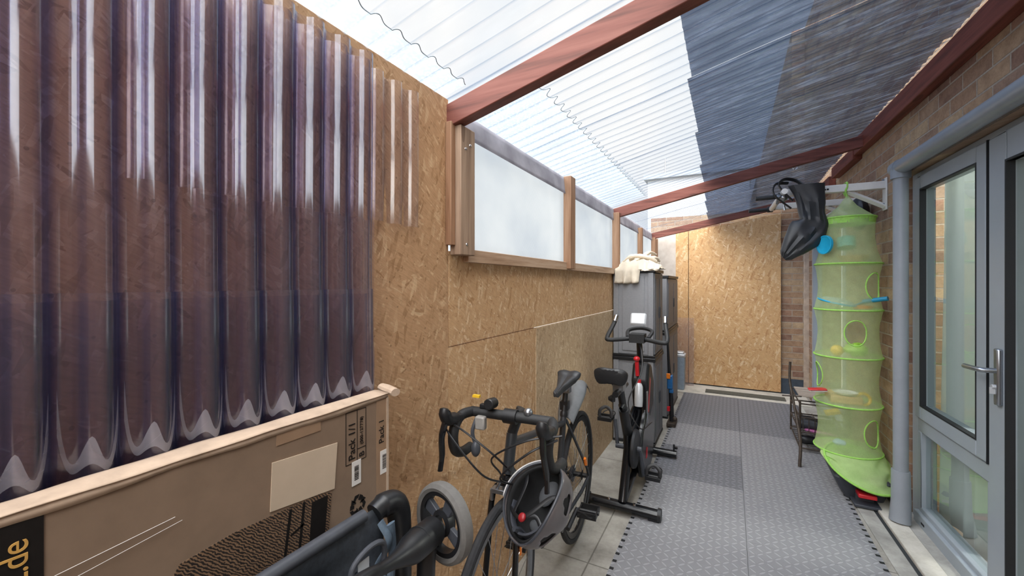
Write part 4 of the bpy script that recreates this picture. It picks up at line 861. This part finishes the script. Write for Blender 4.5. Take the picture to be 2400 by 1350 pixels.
bk = PR('buckle', MB().tube(smooth([(-.60, .515, .82), (-.60, .515, .865), (-.60, .555, .882), (-.60, .59, .87), (-.60, .59, .82)], 5), .006, 8).box(-.606, -.60, .505, .565, .79, .835), M_dkgrey, bevel=.003)
PR('buckle_plate', MB().box(-.5995, -.598, .526, .552, .83, .868), M_silver, 'pale buckle plate', bk)
PR('front_leg', MB().tube(smooth([(-.55, .30, .885), (-.562, .45, .872), (-.567, .518, .863), (-.572, .555, .850), (-.576, .59, .841), (-.581, .625, .833), (-.586, .665, .827), (-.59, .73, .824)], 5), [.0112]*15+[.0115, .0118, .0122, .0126, .013]+[.0138, .015, .0165, .018, .0198]+[.022, .0245, .027, .029, .0305]+[.0315]*12, 20), M_black)
PR('leg_joint', MB().tube([(-.588, .678, .8268), (-.5883, .681, .8266)], .0322, 20), M_seal)
PR('wheel_fork', MB().tube(smooth([(-.59, .72, .82), (-.585, .70, .77), (-.58, .68, .5), (-.57, .62, .03)], 5), .020, 12), M_black)
wc = Vector((-.588, .765, .825)); wa = Vector((-.22, -.975, .02)).normalized()
wl = PR('wheel', MB().lathe([(.020, -.012), (.026, -.014), (.03, -.008), (.03, .008), (.02, .012)], wc, wa, 24, True).lathe([(.062, -.012), (.074, -.012), (.074, .012), (.062, .012)], wc, wa, 48, True), M_black)
spk = MB(); uu = wa.orthogonal().normalized(); vv_ = wa.cross(uu)
for k in range(4):
    a = R(20+90*k); d0 = uu*math.cos(a)+vv_*math.sin(a); e0 = wa.cross(d0); mb_pts = []
    for s_, r0, w_ in ((-1, .024, .012), (1, .024, .012), (1, .066, .016), (-1, .066, .016)): mb_pts.append(wc+d0*r0+e0*s_*w_)
    spk.add([p-wa*.006 for p in mb_pts]+[p+wa*.006 for p in mb_pts], [(0, 1, 2, 3), (7, 6, 5, 4), (0, 4, 5, 1), (1, 5, 6, 2), (2, 6, 7, 3), (3, 7, 4, 0)])
PR('wheel_spokes', spk, M_dkgrey, None, wl, bevel=.002)
PR('wheel_tyre', MB().lathe([(.072, -.014), (.08, -.017), (.088, -.011), (.09, 0), (.088, .011), (.08, .017), (.072, .014)], wc, wa, 56, True), M_foam, 'pale grey foam tyre', wl)

# ================================================================== wall-mounted white bars
pb = thing('wall_mounted_bar', 'white steel pull-up frame bolted to the brick wall', 'pull-up bar', tuple(hw(3.85, 1.85, -.3)), HR)
def PB(n, mb, m, lab=None, par=None, **k): return build(n, mb, m, par or pb, world=True, label=lab, **k)
def hb3(mb, n0, n1, u0, u1, z0, z1): 
    return mb.box(n0, n1, u0, u1, z0, z1, Matrix.Translation((HX, 0, 0)) @ Matrix.Rotation(HR, 4, 'Z'))
for u, t1 in ((3.526, -.56), (4.12, -.55)):
    ar = PB('arm', hb3(MB(), t1, -.004, u-.022, u+.022, 2.0, 2.05), M_white, bevel=.004)
    PB('wall_plate', hb3(MB(), -.008, -.001, u-.035, u+.035, 1.86, 2.07), M_white, par=ar, bevel=.002)
    a, b = hw(u, 1.885, -.006), hw(u, 2.0, -.2); d0 = (b-a)
    PB('brace', MB().tube([a, b], .017, 4), M_white, par=ar)
    PB('wall_bolt', MB().rod(hw(u, 1.9, -.02), hw(u, 1.9, -.004), .008).rod(hw(u, 2.06, -.02), hw(u, 2.06, -.004), .006), M_metal, par=ar)
    text('arm_print', 'Joxen' if 0 else '///', .001, hw(u-.023, 2.015, -.3), (-1, 0, 0), (0, 0, 1), M_ink, ar) if 0 else None
PB('arm_marking', MB().add([], []).box(0, .006, -.001, 0, 0, .012, Matrix.Translation(hw(3.503, 2.018, -.36))).box(0, .012, -.001, 0, 0, .010, Matrix.Translation(hw(3.503, 2.018, -.35))).box(0, .012, -.001, 0, 0, .010, Matrix.Translation(hw(3.503, 2.018, -.334))).box(0, .012, -.001, 0, 0, .011, Matrix.Translation(hw(3.503, 2.018, -.318))), M_ink, 'small dark mark on the arm')
PB('cross_bar', MB().tube([hw(3.42, 2.02, -.57), hw(4.25, 2.02, -.57)], .02, 12), M_white)
for u, z in ((3.5, 2.0), (4.2, 2.02)):
    PB('grip', MB().tube([hw(u, z-.0, -.56), hw(u-.01, z-.005, -.74)], .016, 12).rod(hw(u, z, -.56), hw(u, z, -.6), .026), M_tape, 'black foam grip')
PB('clamp', MB().ball(hw(3.5, 1.99, -.57), .03).rod(hw(3.46, 2.0, -.6), hw(3.54, 1.96, -.6), .012).rod(hw(3.5, 1.96, -.57), hw(3.5, 1.9, -.56), .008), M_metal)
PB('back_pad', MB().ball(hw(3.8, 1.88, -.075), .06, .12, .12), M_black, 'round black pad by the wall')
# black bag hanging from the bar end
stn = [((-.445, 2.055), .105, .045), ((-.43, 1.99), .088, .04), ((-.415, 1.92), .080, .04), ((-.41, 1.85), .074, .04), ((-.405, 1.80), .085, .045), ((-.43, 1.755), .11, .05), ((-.465, 1.70), .105, .052), ((-.515, 1.635), .082, .045), ((-.56, 1.575), .048, .035), ((-.575, 1.555), .02, .02)]
dirs = [0, 0, 0, 0, .25, .55, .7, .8, .8, .8]; rings = []
for i in range((len(stn)-1)*6+1):
    k = min(len(stn)-2, i//6); f = i/6-k; (p0, w0, t0), (p1, w1, t1) = stn[k], stn[k+1]
    n_ = p0[0]*(1-f)+p1[0]*f; z_ = p0[1]*(1-f)+p1[1]*f; w_ = w0*(1-f)+w1*f; tk = t0*(1-f)+t1*f; an = dirs[k]*(1-f)+dirs[k+1]*f
    rg = []
    for q in range(40):
        th = 2*math.pi*q/40; c_, s_ = math.cos(th), math.sin(th)
        c_ = math.copysign(abs(c_)**.75, c_); s_ = math.copysign(abs(s_)**.75, s_)
        cr = .14*noise.noise(Vector((c_*2.4, s_*2.4, i*.12)))+.38*noise.noise(Vector((c_*3.2+5, s_*1.2, i*.06)))*abs(s_)
        u_ = w_*c_*(1+.12*noise.noise(Vector((c_*3, 3, i*.1)))); v_ = tk*s_*(1+1.2*cr)
        rg.append(hw(3.44+v_, z_+u_*math.sin(an)*-1, n_+u_*math.cos(an)))
    rings.append(rg)
bg_ = thing('black_bag', 'crumpled black bag hanging from the end of the white wall bars', 'bag', tuple(hw(3.43, 1.555, -.5)))
build('bag_body', MB().loft(rings), M_bag, bg_, world=True)
build('bag_strap', MB().tube(smooth([hw(3.44, 1.95, -.52), hw(3.44, 2.06, -.6), hw(3.46, 2.11, -.57), hw(3.48, 2.10, -.50), hw(3.46, 2.04, -.44)], 7), .014, 8, flat=.5).tube(smooth([hw(3.44, 1.9, -.53), hw(3.43, 2.0, -.63), hw(3.46, 2.08, -.62), hw(3.5, 2.09, -.54)], 7), .012, 8, flat=.5), M_black, bg_, world=True)

# ================================================================== hanging green toy net
HC = Vector((.695, 3.50, 0))
hn = thing('hanging_net_organiser', 'lime green mesh toy organiser of five tiers hanging from the white bar', 'toy organiser', (HC.x, HC.y, .17))
zs = [1.815, 1.51, 1.205, .895, .58, .27]; rs_ = [.148, .178, .181, .181, .179, .181]
def HN(n, mb, m, lab=None, par=None, **k): return build(n, mb, m, par or hn, world=True, label=lab, **k)
holes = [(1, -46, 1.36, .062, .085), (2, -86, 1.06, .062, .08), (3, 186, .76, .06, .08), (4, -50, .42, .06, .085), (0, 190, 1.66, .05, .06)]
def tier(k):
    z0, z1, r0, r1 = zs[k], zs[k+1], rs_[k], rs_[k+1]; n, m = 64, 16; mb = MB(); vs_ = []; fs = []
    for i in range(m+1):
        t = i/m; rr = r0*(1-t)+r1*t-(.02*math.sin(math.pi*t))
        for q in range(n):
            a = 2*math.pi*q/n; r2 = rr*(1+.012*noise.noise(Vector((math.cos(a)*3, math.sin(a)*3, i*.3+k))))
            vs_.append(Vector((HC.x+r2*math.cos(a), HC.y+r2*math.sin(a), z0+(z1-z0)*t)))
    hs = [h for h in holes if h[0] == k]
    for i in range(m):
        for q in range(n):
            a = math.degrees(2*math.pi*(q+.5)/n); z = z0+(z1-z0)*(i+.5)/m; skip = False
            for _, ha, hz, hw_, hh in hs:
                da = ((a-ha+180) % 360-180); 
                if (R(da)*.18/hw_)**2+((z-hz)/hh)**2 < 1: skip = True
            if not skip: fs.append((i*n+q, i*n+(q+1) % n, (i+1)*n+(q+1) % n, (i+1)*n+q))
    return mb.add(vs_, fs)
for k in range(5):
    tr_ = HN('mesh_tier', tier(k), M_net)
    for h in [h for h in holes if h[0] == k]:
        _, ha, hz, hw_, hh = h
        pts = []
        for q in range(32):
            th = 2*math.pi*q/32; z = hz+hh*1.02*math.sin(th); t = (zs[k]-z)/(zs[k]-zs[k+1]); rr = rs_[k]*(1-t)+rs_[k+1]*t-.02*math.sin(math.pi*t); a = R(ha)+hw_*1.04*math.cos(th)/.18
            pts.append((HC.x+rr*1.005*math.cos(a), HC.y+rr*1.005*math.sin(a), z))
        HN('opening_rim', MB().tube(pts, .004, 6, closed=True), M_netd, None, tr_)
for k in range(6):
    HN('ring', MB().ring((HC.x, HC.y, zs[k]), (0, 0, 1), rs_[k]+.001, .0055, 56, 8), M_netd)
    if k: HN('shelf', MB().lathe([(.002, 0), (rs_[k]*.5, -.004), (rs_[k], 0)], (HC.x, HC.y, zs[k]), (0, 0, 1), 48), M_net)
HN('top_cone', MB().lathe([(rs_[0], 1.815), (.10, 1.855), (.05, 1.90), (.015, 1.955), (.006, 1.97)], (HC.x, HC.y, 0), (0, 0, 1), 48), M_net)
HN('top_band', MB().lathe([(rs_[0]+.001, 1.815), (rs_[0]-.004, 1.775)], (HC.x, HC.y, 0), (0, 0, 1), 48), M_netd)
HN('hanging_loop', MB().tube(smooth([(HC.x, HC.y, 1.96), (HC.x-.01, HC.y-.005, 2.0), (HC.x, HC.y+.0, 2.03)], 4)+smooth([(HC.x, 3.50, 2.03), (HC.x, 3.505, 2.06), (HC.x, 3.55, 2.062), (HC.x, 3.59, 2.055), (HC.x, 3.6, 2.02), (HC.x, 3.57, 1.99), (HC.x, 3.5, 1.96)], 5), .006, 8), M_netd)
bcn = Vector((.738, 3.37, .20)); bn = Vector((.33, -.40, 1)).normalized(); bu = bn.orthogonal().normalized(); bv = bn.cross(bu)
# align both rings' angles by world direction
def bp_(a, r): 
    d = Vector((math.cos(a), math.sin(a), 0)); d = (d-bn*d.dot(bn)); return bcn+d.normalized()*r
def slump(a, b):
    an = 2*math.pi*a; top = Vector((HC.x+rs_[5]*math.cos(an), HC.y+rs_[5]*math.sin(an), zs[5])); bot = bp_(an, .2)
    p_ = top.lerp(bot, b); n_ = noise.noise(Vector((math.cos(an)*2.5+b*2, math.sin(an)*2.5, b*3))); c_ = HC.lerp(bcn, b); d = (p_-Vector((c_.x, c_.y, p_.z))); d.z = 0
    return p_+d.normalized()*(.035*n_*math.sin(math.pi*b))
HN('slumped_base', MB().grid(slump, 72, 18), M_netl, 'folded slumping bottom tier')
HN('base_ring', MB().ring(bcn, bn, .2, .007, 56, 8).lathe([(.002, -.006), (.2, 0)], bcn, bn, 48), M_netd)
HN('care_tag', MB().box(.86, .895, 3.215, 3.218, .13, .145), M_white)
# toys in the net
def toy(name, mb, m, lab, cat, **k): return tag(build(name, mb, m, **k), lab, cat)
cy = Vector((HC.x, HC.y, 0))
pp = (-.17*math.cos(R(5)), -.09)
dn = Vector((-.85, -.5, .05)).normalized(); dc = Vector((.550, 3.37, 1.635))
tq = toy('turquoise_disc', MB().lathe([(.001, .0), (.05, .0), (.056, .004)], dc, dn, 32).lathe([(.05, -.008), (.056, .006), (.062, .006), (.062, -.008)], dc, dn, 32, True), M_blue, 'round turquoise plastic lid poking out of the top tier of the green net', 'toy')
toy('teal_cup', MB().lathe([(.001, 0), (.05, 0), (.052, .07), (.05, .07)], (HC.x+.0, HC.y+.02, 1.62), (0, .3, 1), 24), plain('pale_teal_plastic', '6fc0b4', .4), 'pale teal plastic tub in the top tier of the green net', 'toy')
toy('wooden_bowl', MB().lathe([(.001, .0), (.06, .008), (.085, .035), (.088, .05), (.08, .035), (.001, .01)], (HC.x+.03, HC.y, 1.515), (0, 0, 1), 28), M_tan, 'tan bowl shape at the bottom of the top tier', 'toy')
rk_ = thing('net_racket', 'toy catching net with white mesh hoop and turquoise handle, second tier', 'toy', (HC.x, HC.y, 1.22))
rc_ = Vector((HC.x-.06, HC.y-.03, 1.255)); rn = Vector((.22, -.12, 1)).normalized()
build('hoop', MB().ring(rc_, rn, .105, .006, 40, 8), M_blue, rk_, world=True)
build('netting', MB().lathe([(.104, 0), (.07, .02), (.001, .03)], rc_, rn, 32), M_white_net, rk_, world=True)
build('racket_handle', MB().rod(rc_+Vector((.1, 0, -.02)), (HC.x+.07, HC.y-.10, 1.262), .007).rod((HC.x+.06, HC.y-.10, 1.262), (HC.x+.165, HC.y-.17, 1.286), .014), M_blued, rk_, world=True)
toy('orange_toy', MB().lathe([(.001, 0), (.05, .002), (.055, .02), (.001, .03)], (HC.x+.07, HC.y-.05, 1.212), (0, 0, 1), 20), M_orange, 'flat orange toy in the second tier of the green net', 'toy')
toy('yellow_ball', MB().ball((HC.x-.07, HC.y-.08, .935), .036), M_yellow, 'small yellow ball in the third tier of the green net', 'toy')
def crumple(c, r, sq, sd):
    m = MB().ball(c, r, r, r*sq, 28, 18); c = Vector(c); m.v = [c+(p-c)*(1+.3*noise.noise((p-c)*40+Vector((sd, 0, 0)))) for p in m.v]; return m
toy('lime_crumpled_toy', crumple((HC.x+.03, HC.y-.07, .945), .06, .7, 3), M_lime, 'crumpled lime toy beside the yellow ball in the third tier', 'toy')
toy('yellow_ring', MB().ring((HC.x+.07, HC.y-.07, .625), (.2, -1, .3), .036, .009, 30, 8), M_yellow, 'yellow ring toy in the fourth tier of the green net', 'toy')
toy('tan_tray', MB().box(HC.x-.11, HC.x+.06, HC.y-.12, HC.y+.08, .588, .64), M_tan, 'tan block like toy in the fourth tier of the green net', 'toy', bevel=.01)
toy('clear_dish', MB().lathe([(.001, 0), (.06, .002), (.07, .015), (.066, .015)], (HC.x-.02, HC.y-.05, .645), (0, 0, 1), 28), M_wlabel, 'pale dish lying on the tan toy in the fourth tier', 'toy')
sv = thing('toy_shovel', 'red and white toy spade sticking out left of the green net', 'toy', (HC.x-.24, HC.y-.05, .64))
build('blade', MB().prism([(-.05, -.03), (.05, -.036), (.05, .036), (-.05, .03)], lambda a, b, t: (HC.x-.18+a, HC.y-.10+b, .665+t+a*.12), .007), M_redp, sv, world=True, bevel=.003)
build('blade_underside', MB().prism([(-.035, -.022), (.05, -.028), (.05, .028), (-.035, .022)], lambda a, b, t: (HC.x-.177+a, HC.y-.10+b, .655+t+a*.12), .009), M_wlabel, sv, world=True, bevel=.002, label='white underside')
toy('pale_blue_toy', crumple((HC.x-.06, HC.y-.09, .33), .035, .5, 9), plain('pale_blue', '9fc0d0', .5), 'pale blue toy at the bottom tier of the green net', 'toy')

# bin under the net
bn_ = thing('pedal_bin', 'dark grey pedal bin with a red pedal under the green net', 'bin', (.73, 3.5, 0))
def rr_(cx, cy, hx, hy, r, z, n=6):
    o = []
    for sx, sy, a0 in ((1, 1, 0), (-1, 1, 90), (-1, -1, 180), (1, -1, 270)):
        for k in range(n+1): a = R(a0+90*k/n); o.append(Vector((cx+sx*(hx-r)+r*math.cos(a), cy+sy*(hy-r)+r*math.sin(a), z)))
    return o
build('bin_body', MB().loft([rr_(.745, 3.46, .095, .15, .03, .012), rr_(.735, 3.45, .115, .16, .035, .06), rr_(.725, 3.44, .145, .18, .04, .15), rr_(.72, 3.44, .135, .17, .04, .165)]), M_dkgrey, bn_, world=True)
build('bin_base', MB().box(.67, .80, 3.2, 3.34, .012, .03).box(.69, .78, 3.27, 3.36, .012, .07), M_dkgrey, bn_, bevel=.004, world=True)
build('pedal', MB().box(.69, .78, 3.2, 3.28, .07, .095), M_redp, bn_, bevel=.006, world=True, label='red pedal')

# ================================================================== wire rack with shoes, and the leaning rod
rk = thing('wire_shoe_rack', 'rusty black wire rack on the mat left of the green net', 'rack', (.68, 4.3, 0))
wm = MB(); X0, X1, Ya, Yb = .50, .82, 4.05, 4.62
for z in (.04, .17, .29, .40):
    for a, b in (((X0, Ya), (X1, Ya)), ((X1, Ya), (X1, Yb)), ((X1, Yb), (X0, Yb)), ((X0, Yb), (X0, Ya))): wm.rod((*a, z), (*b, z), .006, seg=6)
for x in (X0, X1):
    for y in (Ya, Yb): wm.rod((x, y, .013), (x, y, .43 if y == Yb else .42), .008, seg=8)
build('rack_frame', wm, M_rod, rk, world=True)
sw = MB()
for z in (.06, .18):
    for k in range(10): y = Ya+(Yb-Ya)*(k+.5)/10; sw.rod((X0, y, z), (X1, y, z), .003, seg=5)
    for k in range(3): x = X0+(X1-X0)*(k+.5)/3; sw.rod((x, Ya, z), (x, Yb, z), .003, seg=5)
for k in range(7): x = X0+.04*(k+.5); sw.rod((x, Ya, .17), (x, Ya, .29), .003, seg=5)
build('rack_shelf_wires', sw, M_rod, rk, world=True)
sl_ = MB()
for k in range(4): sl_.box(X0+.02, X1, Yb-.36+k*.09, Yb-.285+k*.09, .408, .42)
tag(build('slatted_board', sl_, wood('weathered_slats', '7a7068', 'a09488', 'b8ac9e', 0), bevel=.002), 'weathered grey slatted board resting on top of the wire rack', 'board')
def shoe(x, y, z, L, rot, m, lab, hgt=.07):
    T_ = Matrix.Translation((x, y, z)) @ Matrix.Rotation(rot, 4, 'Z'); rings = []
    for i in range(12):
        t = i/11; w_ = .042*(1-.35*abs(t-.7)**1.2)*(.6 if i in (0, 11) else 1); h_ = hgt*(1 if t < .3 else 1-.6*(t-.3)/.7)
        rings.append([T_ @ Vector((-L/2+L*t, w_*math.cos(a), max(0, h_*(.5+.5*math.sin(a))))) for a in [2*math.pi*k/14 for k in range(14)]])
    tag(build('shoe', MB().loft(rings), m, bevel=0), lab, 'shoe', 'shoes on the wire rack')
shoe(.62, 4.12, .186, .24, R(8), M_dkgrey, 'dark grey shoe on the upper shelf of the wire rack, nearest')
shoe(.64, 4.24, .186, .24, R(4), M_black, 'black shoe behind the dark grey one on the wire rack')
shoe(.62, 4.1, .066, .22, R(10), M_black, 'black shoe on the bottom shelf of the wire rack')
shoe(.72, 4.25, .066, .2, R(-5), plain('grey_white_shoe', '8a8884', .7), 'grey and pale shoe on the bottom shelf of the wire rack')
tag(build('pink_sandal', MB().prism([(-.11, -.02), (.1, -.035), (.12, .02), (-.08, .04)], lambda a, b, t: (.64+a, 4.09+b, .165+t-.1*a), .02), M_pink, bevel=.008), 'pink flat item hanging out between the rack shelves', 'sandal')
tag(build('yellow_box', MB().box(-.05, .05, -.04, .04, 0, .03, Matrix.Translation((.74, 4.2, .31)) @ Matrix.Rotation(R(-18), 4, 'Y')), M_yellow, bevel=.004), 'small yellow box lying on the shoes in the wire rack', 'box')
tag(build('iron_rod', MB().tube(smooth([(.455, 3.70, .014), (.465, 3.76, .2), (.44, 3.92, .45), (.425, 4.0, .6), (.43, 4.02, .74)], 6), [.011]*10+[.009]*15, 8).tube([(.37, 3.97, .47), (.50, 3.96, .48)], .006, 6), M_rod, loc=(0, 0, 0)), 'thin rusty iron rod leaning against the wire rack', 'rod')
# street side silhouettes seen through the clear roof
nb = thing('neighbour_house', 'grey neighbouring house seen through the clear roof', 'house', (-1.3, 14, 0))
build('house_walls', MB().box(-2.4, .5, 14, 18, 0, 4.75), plain('grey_render', 'a2a8ae', .8), nb, world=True)
build('flat_roof', MB().box(-2.5, .6, 13.8, 18.1, 4.75, 4.9), plain('slate', '7c848c', .7), nb, world=True)
build('aerial', MB().rod((-1.9, 14.3, 4.9), (-1.9, 14.3, 5.5), .02), M_metal, nb, world=True)
